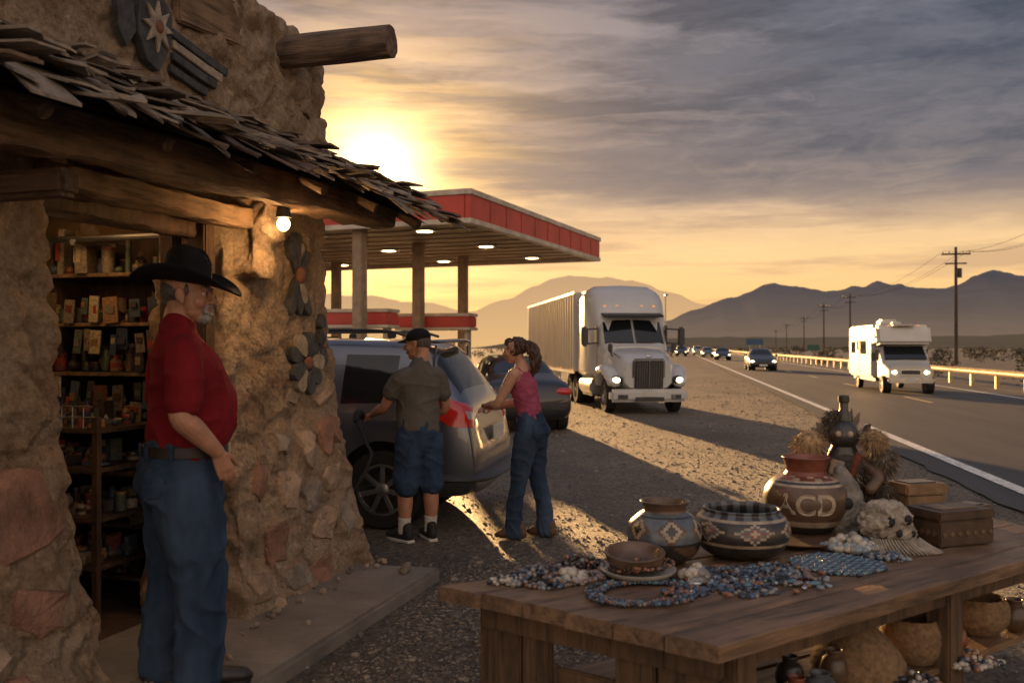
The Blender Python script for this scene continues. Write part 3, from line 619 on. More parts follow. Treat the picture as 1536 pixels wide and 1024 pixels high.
def wf(c,nn):
    f=off(max(c.z,0)); g=0
    if c.x>-.6:
        if c.y>-1.35: g=-.5+1.5*min(1,max(0,(c.y+1.2)/1.2))
        elif c.y>-2.8: g=.45
        g*= 1 if c.x>-.45 else .3
    w1=noise.noise(c*2.3); pit=max(0,noise.noise(c*9+Vector((5,5,5)))-.12)
    ledge=abs(noise.noise(c*3.1+Vector((2,7,1))))
    n1=noise.fractal(c*1.6,1,2,4)*.055+noise.fractal(c*6.5,.8,2,5)*.030+noise.noise(c*24)*.007-pit*.06*(.4+max(0,w1)*1.4)-max(0,.08-ledge)*.35
    if c.z>3.2: c.z+= .05*noise.noise(Vector((0,c.y*2,3)))- .14*max(0,1-abs(c.y)/.45)**2
    x,y,z=c+nn*n1
    if c.x>-.25: x+=f*(1 if c.x>-.1 else .6)
    return (x,y+f*g,z)
warp(o.data,wf)
o.data.materials.clear(); o.data.materials.append(ADOBE); o.data.polygons.foreach_set('use_smooth',[True]*len(o.data.polygons)); o.data.update(); o.parent=P; o.name='adobe_walls'
bv=bvh(o)
def surf(y,z):
    h=bv.ray_cast(Vector((2,y,z)),Vector((-1,0,0))); return h[0].x if h[0] else 0
b=B('flagstones')
def stone(y,z,ry,rz,m,th=.022):
    n=random.randint(8,12); ph=U(0,6); ps=[]; tl=U(-.4,.4)
    for i in range(n):
        a=ph+2*math.pi*i/n; k=U(.65,1.12)
        u=math.copysign(abs(math.cos(a))**.6,math.cos(a))*ry*k; v=math.copysign(abs(math.sin(a))**.6,math.sin(a))*rz*k; ps.append((y+u*math.cos(tl)-v*math.sin(tl),z+u*math.sin(tl)+v*math.cos(tl)))
    vs=[(surf(y+(a-y)*.9,z+(c-z)*.9)+th*U(.5,1.2),y+(a-y)*.92,z+(c-z)*.92) for a,c in ps]+[(surf(a,c)+th*.1,a,c) for a,c in ps]+[(surf(a,c)-.06,a,c) for a,c in ps]+[(surf(y,z)+th*U(.9,1.3),y,z)]
    fs=[[i,(i+1)%n,n+(i+1)%n,n+i] for i in range(n)]+[[n+i,n+(i+1)%n,2*n+(i+1)%n,2*n+i] for i in range(n)]+[[i,(i+1)%n,3*n] for i in range(n)]; b.add(vs,fs,m)
for (y,z,ry,rz,m) in [(-.15,1.02,.15,.14,0),(-.44,.95,.11,.15,1),(-.72,1.0,.09,.07,2),(-.14,.72,.13,.10,1),(-.44,.62,.11,.12,2),(-.72,.70,.12,.13,1),(-1.0,.80,.09,.12,0),(-.90,.42,.13,.14,0),(-.28,.42,.13,.12,1),(-.03,.44,.07,.13,2),(-1.12,.22,.12,.09,1),(-.72,.18,.14,.08,2),(-.36,.16,.14,.08,0),(-.55,1.28,.06,.05,2),(-.2,1.25,.09,.05,1),
    (-2.78,.92,.24,.20,0),(-3.25,.80,.18,.22,2),(-2.74,.52,.14,.11,0),(-3.1,.42,.17,.13,1),(-2.95,.20,.14,.09,0),(-3.4,1.15,.16,.14,0),(-3.5,.4,.2,.18,0)]:
    stone(y,z,ry,rz,(STONE_R,STONE_T,STONE_G)[m])
b.done(P,ang=25)
b=B('wall_ornaments')
FM=Matrix(((0,0,1,0),(1,0,0,0),(0,1,0,0),(0,0,0,1)))
def petal(y,z,ang,ln,wd,m,th=.035):
    pts=[]; n=12
    for i in range(n):
        t=2*math.pi*i/n; pts.append((ln/2*math.cos(t),wd/2*math.sin(t)*(1+.35*math.cos(t))*U(.9,1.1)))
    cy,cz=y+math.cos(ang)*ln*.5,z+math.sin(ang)*ln*.5
    x=max(surf(cy,cz),surf(y+math.cos(ang)*ln*.9,z+math.sin(ang)*ln*.9),surf(y,z))
    E=Matrix.Translation((x-.012,cy,cz))@FM@Matrix.Rotation(ang,4,'Z'); b.prism(pts,th+.015,m,E,.004)
def plate(y,z,pts,m,x0,th): b.prism(pts,th,m,Matrix.Translation((x0,y,z))@FM,.004)
for k in range(9): petal(-.40+.045*math.cos(k*.698),1.49+.045*math.sin(k*.698),k*.698+U(-.08,.08),.165,.10,SLATE if k%3 else SLATE2)
b.ell((surf(-.4,1.49)+.045,-.4,1.49),(.03,.045,.045),RUST)
for a,l,m in((95,.28,SLATE),(78,.22,SLATE2),(118,.24,SLATE),(60,.20,SLATE),(-85,.26,SLATE),(-65,.20,SLATE2),(-110,.28,SLATE),(-60,.3,SLATE)): petal(-.44,2.06,R(a),l,.075,m)
b.ell((surf(-.44,2.06)+.045,-.44,2.06),(.03,.055,.055),RUST)
for z,l in((1.82,.10),(1.72,.12),(1.60,.14)): petal(-.13,z,R(-90),l,.09,SLATE)
cx0=max(surf(-1.86,3.2),surf(-1.7,3.1),surf(-1.95,3.3),surf(-1.8,3.05))
plate(-1.84,3.20,[(-.12,.16),(-.04,.20),(.06,.19),(.13,.13),(.12,-.04),(.03,-.20),(-.06,-.17),(-.13,-.04)],SLATE,cx0-.03,.05)
plate(-1.84,3.22,[((.12 if k%2==0 else .055)*math.cos(k*math.pi/8),(.135 if k%2==0 else .06)*math.sin(k*math.pi/8)) for k in range(16)],SLATE2,cx0+.02,.02)
b.ell((cx0+.04,-1.84,3.22),(.015,.03,.035),RUST)
plate(-2.04,3.18,[(-.07,.12),(.04,.15),(.07,-.02),(.0,-.12),(-.06,-.04)],SLATE,cx0-.03,.04)
for k in range(4):
    L_=.50-.06*k; zz=3.24-.062*k; sl_=-.16; x_=max(surf(-1.6,zz),surf(-1.4,zz-.04),surf(-1.3,zz-.05))-.01
    plate(-1.70,zz,[(0,.022),(L_*.7,.022+sl_*L_*.7),(L_,.03+sl_*L_),(L_*.97,-.02+sl_*L_),(L_*.7,-.025+sl_*L_*.7),(0,-.022)],(SLATE,SLATE2)[k==1],x_,.03)
b.done(P,ang=30)
b=B('wall_planks')
b.box((surf(-1.35,3.45)+.02,-1.33,3.47),(.05,.62,.26),WBEAM,(R(4),0,0),bev=.012); b.box((surf(-2.8,3.3)+.02,-2.75,3.32),(.07,.5,.2),WBEAM,(R(-3),0,0),bev=.015); b.done(P)
b=B('viga_log')
def log(x0,x1,y,z,r):
    n=28; ns=18; vs=[]
    for j in range(ns+1):
        x=x0+(x1-x0)*j/ns
        for i in range(n):
            a=2*math.pi*i/n; rr=r*(1+.12*noise.noise(Vector((x*1.5,math.cos(a)*3+y,math.sin(a)*3)))-.09*max(0,noise.noise(Vector((x*1.1,math.cos(a)*9,math.sin(a)*9+y)))) ); vs.append((x+.012*noise.noise(Vector((a*2,y,x))),y+rr*math.cos(a),z+rr*math.sin(a)))
    fs=[[j*n+i,j*n+(i+1)%n,(j+1)*n+(i+1)%n,(j+1)*n+i] for j in range(ns) for i in range(n)]+[list(range(n)),list(range(ns*n,ns*n+n))]; b.add(vs,fs,WLOG)
log(-.3,.74,-.52,3.49,.10); log(-.3,.74,-3.0,3.49,.10); log(-.3,.7,-5.0,3.49,.10); b.done(P)
# awning
b=B('shingle_awning')
def rp(u,y):
    sag=-.03*math.sin((y+5)*1.3)
    return Vector((-.02+.80*u,y,2.93-.42*u-.06*u*u+sag*u))
for row in range(6):
    u0=row*.165; y=-5.6
    while y<.24:
        wd=U(.05,.19); ln=U(.24,.44); a=rp(u0-.03,y+wd/2)
        th=math.atan2(.46,.80)+U(-.12,.16)-.07; m=random.choice((WGREY,WGREY,WGREY2,WLOG))
        E=Matrix.Translation(a+Vector((0,0,.012+row*.004)))@Matrix.Rotation(U(-.16,.16),4,'Z')@Matrix.Rotation(th-.05,4,'Y')@Matrix.Rotation(U(-.12,.12),4,'X')
        c=U(-.04,.03); w2=wd/2*U(.9,1.1); e=[U(-.08,.06) for _ in range(4)]
        top=[(0,-w2,0),(ln*.55,-w2*U(.85,1.1),c*.3),(ln+e[0],-w2*.95,-c),(ln+e[1],-w2*.3,-c),(ln+e[2],w2*.3,-c+U(-.01,.015)),(ln+e[3],w2*.95,-c+U(-.02,.02)),(ln*.6,w2*U(.85,1.1),c*.3),(0,w2,0)]
        vs=[E@Vector(v) for v in top]; th_=U(.006,.013); vs+=[v+Vector((0,0,-th_)) for v in vs]
        b.add(vs,[[0,1,6,7],[1,2,3],[1,3,4,6],[4,5,6],[8,15,14,9],[9,14,12,11],[9,11,10],[14,13,12]]+[[i,8+i,8+(i+1)%8,(i+1)%8] for i in range(8)],m); y+=wd*.82
vs=[];n=30
for i in range(n+1):
    y=-5.6+5.75*i/n
    for u in(0,.92): p=rp(u,y); vs+=[tuple(p-Vector((0,0,.02))),tuple(p-Vector((0,0,.05)))]
b.add(vs,[[4*i,4*i+2,4*i+6,4*i+4] for i in range(n)]+[[4*i+1,4*i+5,4*i+7,4*i+3] for i in range(n)],WDARK)
b.done(P,ang=20)
b=B('awning_timbers')
for k in range(9):
    y=-5.2+k*.66; p0=rp(0,y)-Vector((0,0,.09)); p1=rp(.86,y)-Vector((0,0,.09)); b.cyl(p0,p1,.034,WLOG,n=10)
def ybeam(x,y0,y1,z0,z1,w_,h,m,seed=0,ns=60):
    vs=[]; pr=[(-.5,-.38),(-.38,-.5),(.38,-.5),(.5,-.38),(.5,.38),(.38,.5),(-.38,.5),(-.5,.38)]
    for j in range(ns+1):
        t=j/ns; y=y0+(y1-y0)*t
        for i,(a,c) in enumerate(pr): vs.append((x+a*w_*(1+.26*noise.noise(Vector((y*1.7,i,seed)))+.18*noise.noise(Vector((y*7,i*1.7,seed)))),y,z0+(z1-z0)*t+c*h*(1+.28*noise.noise(Vector((y*2.3,i*1.7,seed+4))))+h*(.12*noise.noise(Vector((y*8,i*1.7,seed+4)))+.1*noise.noise(Vector((y*1.1,0,seed))))))
    b.add(vs,[[j*8+i,j*8+(i+1)%8,j*8+8+(i+1)%8,j*8+8+i] for j in range(ns) for i in range(8)]+[list(range(8)),list(range(ns*8,ns*8+8))],m)
ybeam(.42,-5.6,.05,2.37,2.50,.18,.19,WBEAM,1); ybeam(.12,-5.6,-.02,2.52,2.62,.15,.15,WBEAM,7)
ybeam(.05,-2.62,-1.02,2.335,2.345,.20,.11,WBEAM,9); ybeam(-.18,-2.62,-1.05,2.27,2.27,.16,.10,WDARK,12)
b.box((.22,-2.85,2.24),(.44,.11,.11),WLOG,(0,0,0),bev=.02)
b.done(P,ang=60)
b=B('door_frame')
b.box((-.10,-1.27,1.15),(.12,.10,2.3),WDARK,bev=.01); b.box((-.32,-1.25,1.15),(.10,.08,2.3),WDARK,bev=.01); b.box((-.15,-2.46,1.15),(.12,.08,2.3),WDARK,bev=.01); b.done(P)
b=B('interior'); INW=M('interior_wall',(.14,.085,.045),.9,0,.3,3); b.box((-2.5,-3,.02),(4.8,5.6,.1),WDARK); b.box((-2.5,-3,2.66),(4.9,5.9,.1),WDARK)
for k in range(7): b.box((-.9-k*.6,-3,2.54),(.12,5.4,.14),WBEAM)
b.box((-2.5,-.40,1.35),(4.2,.02,2.6),INW); b.box((-2.5,-3,3.3),(4.6,5.6,.1),CONC)
for k in range(4): b.cyl((-2.9+k*.55,-1.0,2.26),(-2.9+k*.55,-.5,2.26),.02,ALU,n=8)
b.cyl((-3.2,-.98,2.28),(-.4,-.98,2.28),.02,ALU,n=8); b.done(P)
BX,BY,BZ=.43,-1.27,2.275
b=B('wall_lamp'); b.cyl((BX,BY,BZ+.12),(BX,BY,BZ+.035),.03,DARK,.045); b.ell((BX,BY,BZ),(.036,.036,.038),BULB); b.done(P)
point('wall_lamp_light',(BX,BY,BZ-.08),14,(1,.56,.22),P,.05)
point('shop_light',(-.95,-1.35,2.42),9,(1,.56,.23),P,.10); point('shop_light',(-2.0,-2.6,2.4),8,(1,.58,.26),P,.12); point('shop_light',(-.75,-2.15,2.15),6,(1,.56,.24),P,.1)  # last shop light is an unseen fill added for the dark display rack
# shelves with merchandise
COLS=[M('good_%d'%i,tuple(v*.8 for v in c),.6,0,.5,70) for i,c in enumerate([(.30,.04,.025),(.42,.33,.2),(.035,.045,.08),(.26,.14,.06),(.03,.03,.03),(.33,.27,.2),(.08,.10,.07),(.30,.16,.06),(.06,.08,.12),(.16,.05,.035),(.14,.09,.05),(.09,.07,.06),(.2,.16,.11),(.05,.035,.025)])]
b=B('shop_shelf')
b.box((-1.6,-.46,1.2),(2.6,.03,2.3),WDARK)
for z in(.12,.45,.78,1.10,1.42,1.74,2.06): b.box((-1.6,-.66,z),(2.6,.40,.025),WBEAM,bev=.004)
for x in(-2.9,-1.6,-.4): b.box((x,-.66,1.2),(.04,.42,2.0),WDARK)
def item(x,y,z,wd,h):
    k=rnd(); m=random.choice(COLS); m2=random.choice(COLS)
    if k<.25:
        b.cyl((x,y,z),(x,y,z+h*.65),wd*.42,m,n=12); b.cyl((x,y,z+h*.65),(x,y,z+h*.8),wd*.42,m,wd*.2,n=12); b.cyl((x,y,z+h*.8),(x,y,z+h),wd*.2,m2,n=10); b.cyl((x,y,z+h*.2),(x,y,z+h*.5),wd*.43,m2,n=12)
    elif k<.48: b.cyl((x,y,z),(x,y,z+h*.8),wd*.45,m,n=14); b.cyl((x,y,z+h*.8),(x,y,z+h*.9),wd*.47,m2,n=14)
    elif k<.68: b.box((x,y,z+h/2),(wd*.9,U(.05,.14),h),m,(0,U(-.06,.06),U(-.3,.3)),bev=.003); b.box((x,y-.072,z+h*.5),(wd*.6,.006,h*.4),m2)
    elif k<.85: b.ell((x,y,z+wd*.4),(wd*.5,wd*.5,wd*.42),m,n=10)
    else: b.lathe([(wd*.3,0),(wd*.5,h*.3),(wd*.42,h*.6),(wd*.25,h*.7),(wd*.32,h*.8)],m,(x,y,z),12)
for z in(.14,.47,.80,1.12,1.44,1.76,2.07):
    for y in(-.80,-.64):
        x=-2.85
        while x<-.45:
            wd=U(.03,.10)*(1.3 if rnd()<.15 else 1); item(x+wd/2,y+U(-.03,.03),z,wd,U(.05,.20 if z<2 else .3)); x+=wd*U(1,1.25)
for z in(1.92,1.70,1.36,1.26):
    x=-2.8
    while x<-.5: wd=U(.05,.12); h=U(.10,.19); b.box((x,-.885+U(-.01,.01),z-h/2+U(-.03,.03)),(wd*.9,.012,h),random.choice(COLS),(U(-.1,.1),U(-.1,.1),U(-.15,.15)),bev=.002); b.box((x,-.897,z-h*.5),(wd*.55,.006,h*.3),random.choice(COLS)); x+=wd*U(1.05,1.9)
b.done(P)
b=B('display_rack')
for z in(.35,.62,.90,1.12): b.box((-1.15,-1.25,z),(1.1,.55,.025),WDARK,bev=.004)
for x in(-1.68,-.62):
    for y in(-1.50,-1.0): b.box((x,y,.6),(.035,.035,1.2),WDARK)
for z in(.365,.635,.915,1.135):
    for k in range(60): item(U(-1.62,-.66),U(-1.50,-1.03),z,U(.03,.09),U(.03,.14))
for k in range(14): b.cyl((-1.66+k*.075,-1.53,1.14),(-1.66+k*.075,-1.53,1.26),.004,ALU,n=6)
b.cyl((-1.68,-1.53,1.26),(-.62,-1.53,1.26),.005,ALU,n=6); b.cyl((-1.68,-1.53,1.20),(-.62,-1.53,1.20),.004,ALU,n=6)
b.box((-1.25,-1.50,1.36),(.20,.012,.13),COLS[1],bev=.003); b.box((-.95,-1.50,1.37),(.16,.012,.12),COLS[5],bev=.003); b.done(P)
def text(name,body,size,mat,parent,Mx,wrap=None,ext=.001):
    cu=bpy.data.curves.new(name,'FONT'); cu.body=body; cu.size=size; cu.align_x='CENTER'; cu.align_y='CENTER'; cu.extrude=ext; cu.offset=size*.02
    o=bpy.data.objects.new(name,cu); sc.collection.objects.link(o); dg=bpy.context.evaluated_depsgraph_get(); dg.update()
    me=bpy.data.meshes.new_from_object(o.evaluated_get(dg)); bpy.data.objects.remove(o)
    if wrap:
        warp(me,lambda c,n: ((wrap(c.y)+c.z)*math.sin(c.x/wrap(c.y)),-(wrap(c.y)+c.z)*math.cos(c.x/wrap(c.y)),c.y))
    me.transform(Mx); me.materials.clear(); me.materials.append(mat)
    o=bpy.data.objects.new(name,me); sc.collection.objects.link(o)
    if parent: o.parent=parent
    return o
text('price_text','22.01',.07,DARK,P,Matrix.Translation((-1.25,-1.509,1.36))@Matrix.Rotation(R(90),4,'X'))
b=B('concrete_walkway'); b.hexa([(-.3,-5.8,-.1),(.85,-5.8,-.1),(.80,.15,-.1),(-.3,.05,-.1),(-.3,-5.8,.095),(.85,-5.8,.095),(.80,.15,.085),(-.3,.05,.085)],CONC,.02); b.done(None,(-1.3,6.5,0),-A)
b=B('rocks')
for k in range(46):
    y=U(-2.4,.35); x=off(0)+U(-.02,.10)+rnd()**5*.3; r=U(.006,.03)*(1 if rnd()<.88 else 2); b.ell((x,y,.09+r*.3),(r,r*U(.7,1.3),r*U(.5,.8)),random.choice((STONE_T,STONE_G,GS[1],GS[0])),(U(0,3),U(0,3),0),8)
b.done(None,(-1.3,6.5,0),-A,ang=15)
b=B('fuel_pump'); b.box((0,0,.85),(.6,.4,1.7),CREAM,bev=.03); b.box((0,-.21,1.3),(.45,.02,.4),DARK); b.box((0,0,1.78),(.64,.44,.16),REDP,bev=.02); b.box((.31,0,1.05),(.05,.16,.3),DARK); b.done(None,(-2.25,7.25,0),R(-17))
b=B('fuel_hose_and_nozzle')
N=Vector((-1.24,8.12,1.0))
b.tube([N+Vector((0,.02,-.02)),N+Vector((-.02,-.10,.0)),N+Vector((-.03,-.2,.0))],[.012,.018,.024],DARK,n=10); b.tube([N+Vector((-.03,-.18,.0)),N+Vector((-.05,-.27,.04)),N+Vector((-.06,-.33,-.02))],[.03,.034,.026],BLACK,n=10)
b.tube([N+Vector((-.03,-.2,-.02)),N+Vector((-.03,-.28,-.09)),N+Vector((-.06,-.34,-.02))],[.008]*3,DARK,n=8)
b.tube([N+Vector((-.06,-.33,-.02)),(-1.20,7.70,.80),(-1.15,7.58,.68),(-1.35,7.5,.38),(-1.7,7.4,.5),(-1.95,7.35,1.1)],[.014]*6,BLACK,n=10,sub=8); b.done()
b=B('broom'); b.cyl((-1.40,7.25,.25),(-1.48,7.35,1.25),.013,WLOG,n=8); b.tube([(-1.395,7.245,.26),(-1.39,7.23,.15),(-1.38,7.22,.02)],[(.03,.02),(.06,.025),(.09,.03)],M('straw',(.3,.21,.1),.9,0,.4,60,stretch=(1,1,8)),n=14); b.done()

# ---------------------------------------------------------------- people
def hand(b,wr,d,pn,side,curl=.5,s=1.0):
    wr=Vector(wr); d=Vector(d).normalized(); pn=Vector(pn); pn=(pn-pn.dot(d)*d).normalized(); lat=d.cross(pn)*side
    b.tube([wr-d*.02*s,wr+d*.03*s,wr+d*.085*s],[(.026*s,.020*s),(.036*s,.017*s),(.040*s,.013*s)],SKIN,ref=lat,sub=3)
    for i,L in enumerate((.072,.080,.074,.058)):
        p=wr+d*(.082-.004*abs(i-1.3))*s+lat*(.030-.0195*i)*s; pts=[p-d*.012*s]; a=curl*.35
        for k,f in enumerate((.45,.31,.24)):
            p=p+(d*math.cos(a)+pn*math.sin(a))*L*f*s; pts.append(p); a+=curl*(.9+.1*i)
        b.tube(pts,[.0098*s,.0095*s,.0088*s,.0072*s],SKIN,ref=lat,n=8,sub=2)
    p=wr+d*.02*s+lat*.024*s; q=(d*.65+lat*.65+pn*.35).normalized(); q2=(d*.85+lat*.25+pn*.5*curl+pn*.15).normalized()
    b.tube([p,p+q*.035*s,p+q*.035*s+q2*.033*s,p+q*.035*s+q2*.060*s],[.015*s,.0125*s,.011*s,.008*s],SKIN,ref=lat,n=8,sub=2)
def arm(P,sh,el,wr,hd,pn,side,r,skin,curl=.5,s=1.0):
    b=B('arm_and_hand'); sh,el,wr=Vector(sh),Vector(el),Vector(wr)
    b.tube([sh,sh.lerp(el,.45),el,el.lerp(wr,.35),wr],[r*1.1,r*1.02,r*.82,r*.88,(r*.55,r*.48)],SKIN,ref=(0,1,.3),n=14)
    hand(b,wr,hd,pn,side,curl,s); return organic(b,skin,P,.0048,3)
def head(P,c,yaw,pitch,skin,s=1.0,neck=None,fem=False):
    E=Matrix.Translation(c)@Matrix.Rotation(yaw,4,'Z')@Matrix.Rotation(pitch,4,'X')@Matrix.Scale(s,4)
    b=B('head'); q=lambda p:E@Vector(p)
    def e(p,r,rt=(0,0,0)): b.ell(p,r,SKIN,rt,20,E)
    e((0,-.012,.036),(.076,.097,.084)); e((0,.028,-.02),(.064,.064,.088)); e((0,.052,-.088),(.036,.036,.028)); e((0,.03,-.07),(.054,.052,.034))
    for sx in(-1,1):
        e((sx*.034,.058,-.028),(.030,.028,.030)); e((sx*.028,.081,.030),(.026,.014,.010),(0,0,-sx*.25)); e((sx*.079,-.006,-.004),(.009,.020,.032),(.15,0,sx*.3)); e((sx*.080,.004,-.030),(.008,.010,.012))
        e((sx*.012,.104,-.027),(.009,.011,.008)); e((sx*.031,.082,.019),(.017,.013,.006)); e((sx*.031,.080,-.003),(.016,.011,.006))
    b.tube([q((0,.086,.026)),q((0,.100,.002)),q((0,.116,-.020)),q((0,.106,-.030))],[.009*s,.010*s,.0125*s,.010*s],SKIN,n=10)
    e((0,.092,-.053),(.023,.011,.006)); e((0,.091,-.064),(.020,.011,.007)); e((0,.080,-.045),(.028,.018,.018))
    nk=.050 if fem else .064
    b.tube([q((0,-.022,-.03)),q((0,-.03,-.09)),Vector(neck)],[(nk*.95*s,nk*1.05*s),(nk*.95*s,nk*s),(nk*1.25*s,nk*1.1*s)],SKIN,n=16)
    organic(b,skin,P,.004,2)
    b=B('eyes')
    for sx in(-1,1): b.ell((sx*.031,.0765,.008),.0118,EYEW,n=12,Mx=E); b.ell((sx*.031,.0850,.008),.0055,EYED,n=10,Mx=E); b.box((sx*.031,.093,.033),(.036,.008,.006),HAIR if fem else GHAIR,(0,0,-sx*.25),.002,Mx=E)
    b.ell((0,.0975,-.0585),(.019,.005,.003),LIP,n=10,Mx=E)
    b.done(P); return E
def shoe(b,x,y,yaw,m,ln=.29,z=0):
    E=Matrix.Translation((x,y,z))@Matrix.Rotation(yaw,4,'Z')
    def q(p): return E@Vector(p)
    b.tube([q((0,-.07,.055)),q((0,-.02,.06)),q((0,.07,.052)),q((0,ln-.12,.04)),q((0,ln-.09,.033))],[(.038,.05),(.043,.055),(.046,.046),(.045,.034),(.03,.022)],m,ref=(1,0,0),n=14)
    b.tube([q((0,-.05,.09)),q((0,-.045,.13))],[.045,.042],m,n=12)
def sole(b,x,y,yaw,m,ln=.29):
    E=Matrix.Translation((x,y,0))@Matrix.Rotation(yaw,4,'Z'); pts=[(-.036,-.10),(.036,-.10),(.042,.0),(.05,.10),(.036,ln-.11),(0,ln-.08),(-.036,ln-.11),(-.05,.10),(-.042,0)]
    b.prism(pts,.024,m,E,.004)
# ---- man in cowboy hat
P=empty('man_in_cowboy_hat',(-1.48,4.2,.095),R(-60))
b=B('jeans')
b.tube([(0,-.01,.84),(0,-.015,.93),(0,0,1.0),(0,.01,1.06)],[(.17,.15),(.196,.172),(.194,.168),(.19,.162)],DENIM,n=22)
for sx,fy in((1,.05),(-1,-.05)):
    b.tube([(sx*.095,0,.90),(sx*.105,fy*.2,.75),(sx*.115,fy*.7+.015,.50),(sx*.12,fy,.28),(sx*.125,fy-.01,.10),(sx*.125,fy-.01,.045)],[(.118,.155),(.118,.150),(.096,.116),(.092,.108),(.094,.110),(.098,.113)],DENIM,n=18)
    b.ell((sx*.09,-.11,.90),(.09,.08,.11),DENIM)
jo=organic(b,DENIM,P,.008,4,.010,(8,8,6)); jb=bvh(jo)
b=B('shirt')
b.tube([(0,0,1.02),(0,.02,1.10),(0,.045,1.19),(0,.035,1.30),(0,.0,1.42),(0,-.02,1.50),(0,-.025,1.56),(0,-.02,1.60)],[(.19,.158),(.203,.182),(.208,.192),(.208,.180),(.205,.150),(.180,.118),(.12,.09),(.078,.075)],REDSH,n=24)
for sx in(-1,1): b.tube([(sx*.12,-.02,1.485),(sx*.185,-.03,1.465),(sx*.240,-.04,1.38),(sx*.268,-.045,1.26)],[(.066,.070),(.078,.078),(.080,.076),(.083,.078)],REDSH,ref=(0,1,0),n=18)
organic(b,REDSH,P,.008,5,.009,(6,6,7))
arm(P,(.225,-.03,1.42),(.285,-.065,1.21),(.245,.10,1.045),(-.10,.36,-.92),(-.9,0,0),1,.058,SKIN,.35); arm(P,(-.225,-.03,1.42),(-.29,-.05,1.18),(-.24,.12,1.05),(.1,.5,-.7),(.8,0,0),-1,.056,SKIN,.5)
b=B('belt')
def band(b,z,h,a,c,cy,m,n=40,th=.008):
    vs=[]
    for (dz,k) in((-h/2,0),(-h/2,th),(h/2,th),(h/2,0)):
        for i in range(n): g=2*math.pi*i/n; vs.append(((a+k)*math.cos(g),cy+(c+k)*math.sin(g),z+dz))
    b.add(vs,[[j*n+i,j*n+(i+1)%n,(j+1)%4*n+(i+1)%n,(j+1)%4*n+i] for j in range(4) for i in range(n)],m)
band(b,1.045,.044,.199,.174,.008,LEATH,th=.012); b.box((0,.196,1.045),(.07,.012,.055),CHROME,bev=.004)
for a in(-2.6,-1.9,-1.2,-.5,.5): b.box((.212*math.cos(a),.008+.187*math.sin(a),1.045),(.018,.014,.06),DENIMS,(0,0,a+1.57),bev=.002)
b.done(P)
b=B('jeans_pockets')
for sx in(-1,1):
    nx_,nz_=6,7; vs=[]
    for dep in(.008,-.01):
        for j in range(nz_+1):
            for i in range(nx_+1):
                x=sx*.105+(i/nx_-.5)*.135*(1 if j>1 else .75+.25*j/2); z=.83+j/nz_*.155+(abs(i/nx_-.5)*.05 if j==0 else 0)
                h=jb.ray_cast(Vector((x,-.6,z)),Vector((0,1,0))); y=h[0].y if h[0] else -.16; vs.append((x,y-dep,z))
    W=nx_+1; K=W*(nz_+1); fs=[[j*W+i,j*W+i+1,(j+1)*W+i+1,(j+1)*W+i] for j in range(nz_) for i in range(nx_)]
    rim=[i for i in range(W)]+[j*W+nx_ for j in range(1,nz_+1)]+[nz_*W+i for i in range(nx_-1,-1,-1)]+[j*W for j in range(nz_-1,0,-1)]
    fs+=[[rim[k],rim[(k+1)%len(rim)],rim[(k+1)%len(rim)]+K,rim[k]+K] for k in range(len(rim))]; b.add(vs,fs,DENIMS)
b.done(P)
b=B('boots'); shoe(b,.125,.04,R(-8),LEATH,.31); shoe(b,-.125,-.06,R(8),LEATH,.31); organic(b,LEATH,P,.006,3); b=B('boot_soles'); sole(b,.125,.04,R(-8),BLACK,.31); sole(b,-.125,-.06,R(8),BLACK,.31); b.done(P)
E=head(P,(0,.02,1.735),R(-30),R(-3),SKIN,1.07,(0,-.03,1.56))
b=B('beard'); 
for p,r in(((0,.070,-.094),(.034,.034,.026)),((0,.096,-.078),(.020,.014,.012)),((0,.099,-.043),(.026,.009,.007)),((.026,.088,-.06),(.008,.012,.022)),((-.026,.088,-.06),(.008,.012,.022))): b.ell(p,r,GHAIR,n=14,Mx=E)
organic(b,GHAIR,P,.004,1,.004,(90,90,60))
b=B('hair'); b.ell((0,-.040,.016),(.074,.076,.072),GHAIR,Mx=E); b.ell((0,-.075,-.03),(.05,.035,.035),GHAIR,Mx=E)
for sx in(-1,1): b.ell((sx*.073,.018,.02),(.006,.010,.028),GHAIR,Mx=E)
organic(b,DGH,P,.005,2,.003,(80,80,40))
b=B('cowboy_hat'); n=48; vs=[]
E2=E@Matrix.Translation((0,-.01,.055))@Matrix.Rotation(R(-5),4,'X')
def hv(t,a,dz):
    ca,sa=math.cos(a),math.sin(a); x=(.083+.105*t)*ca; y=(.103+.130*t)*sa
    z=.058*(abs(ca)**2.2)*t**1.6-.028*(abs(sa)**3)*t**1.5+dz; return E2@Vector((x,y,z))
for j in range(9): 
    t=j/8
    for i in range(n): vs.append(hv(t,2*math.pi*i/n,.004))
for j in range(8,-1,-1):
    t=j/8
    for i in range(n): vs.append(hv(t,2*math.pi*i/n,-.003))
b.add(vs,[[j*n+i,j*n+(i+1)%n,(j+1)%18*n+(i+1)%n,(j+1)%18*n+i] for j in range(18) for i in range(n)],FELT)
vs=[]; cr=[(1.0,-.002),(.985,.02),(.96,.055),(.94,.095),(.90,.125),(.80,.140),(.58,.136),(.28,.118),(.0,.110)]
for s_,z in cr:
    for i in range(n):
        a=2*math.pi*i/n; x=.084*s_*math.cos(a); y=.104*s_*math.sin(a); pin=max(0,math.sin(a))**2*max(0,(z-.04))/.10
        zz=z-(.014*math.cos(2*a) if z>.1 else 0)*-1 - (.018*pin if z>.05 else 0)- (.014 if abs(x)<.02 and z>.11 else 0); vs.append(E2@Vector((x*(1-.34*pin),y*(1-.03*pin),zz)))
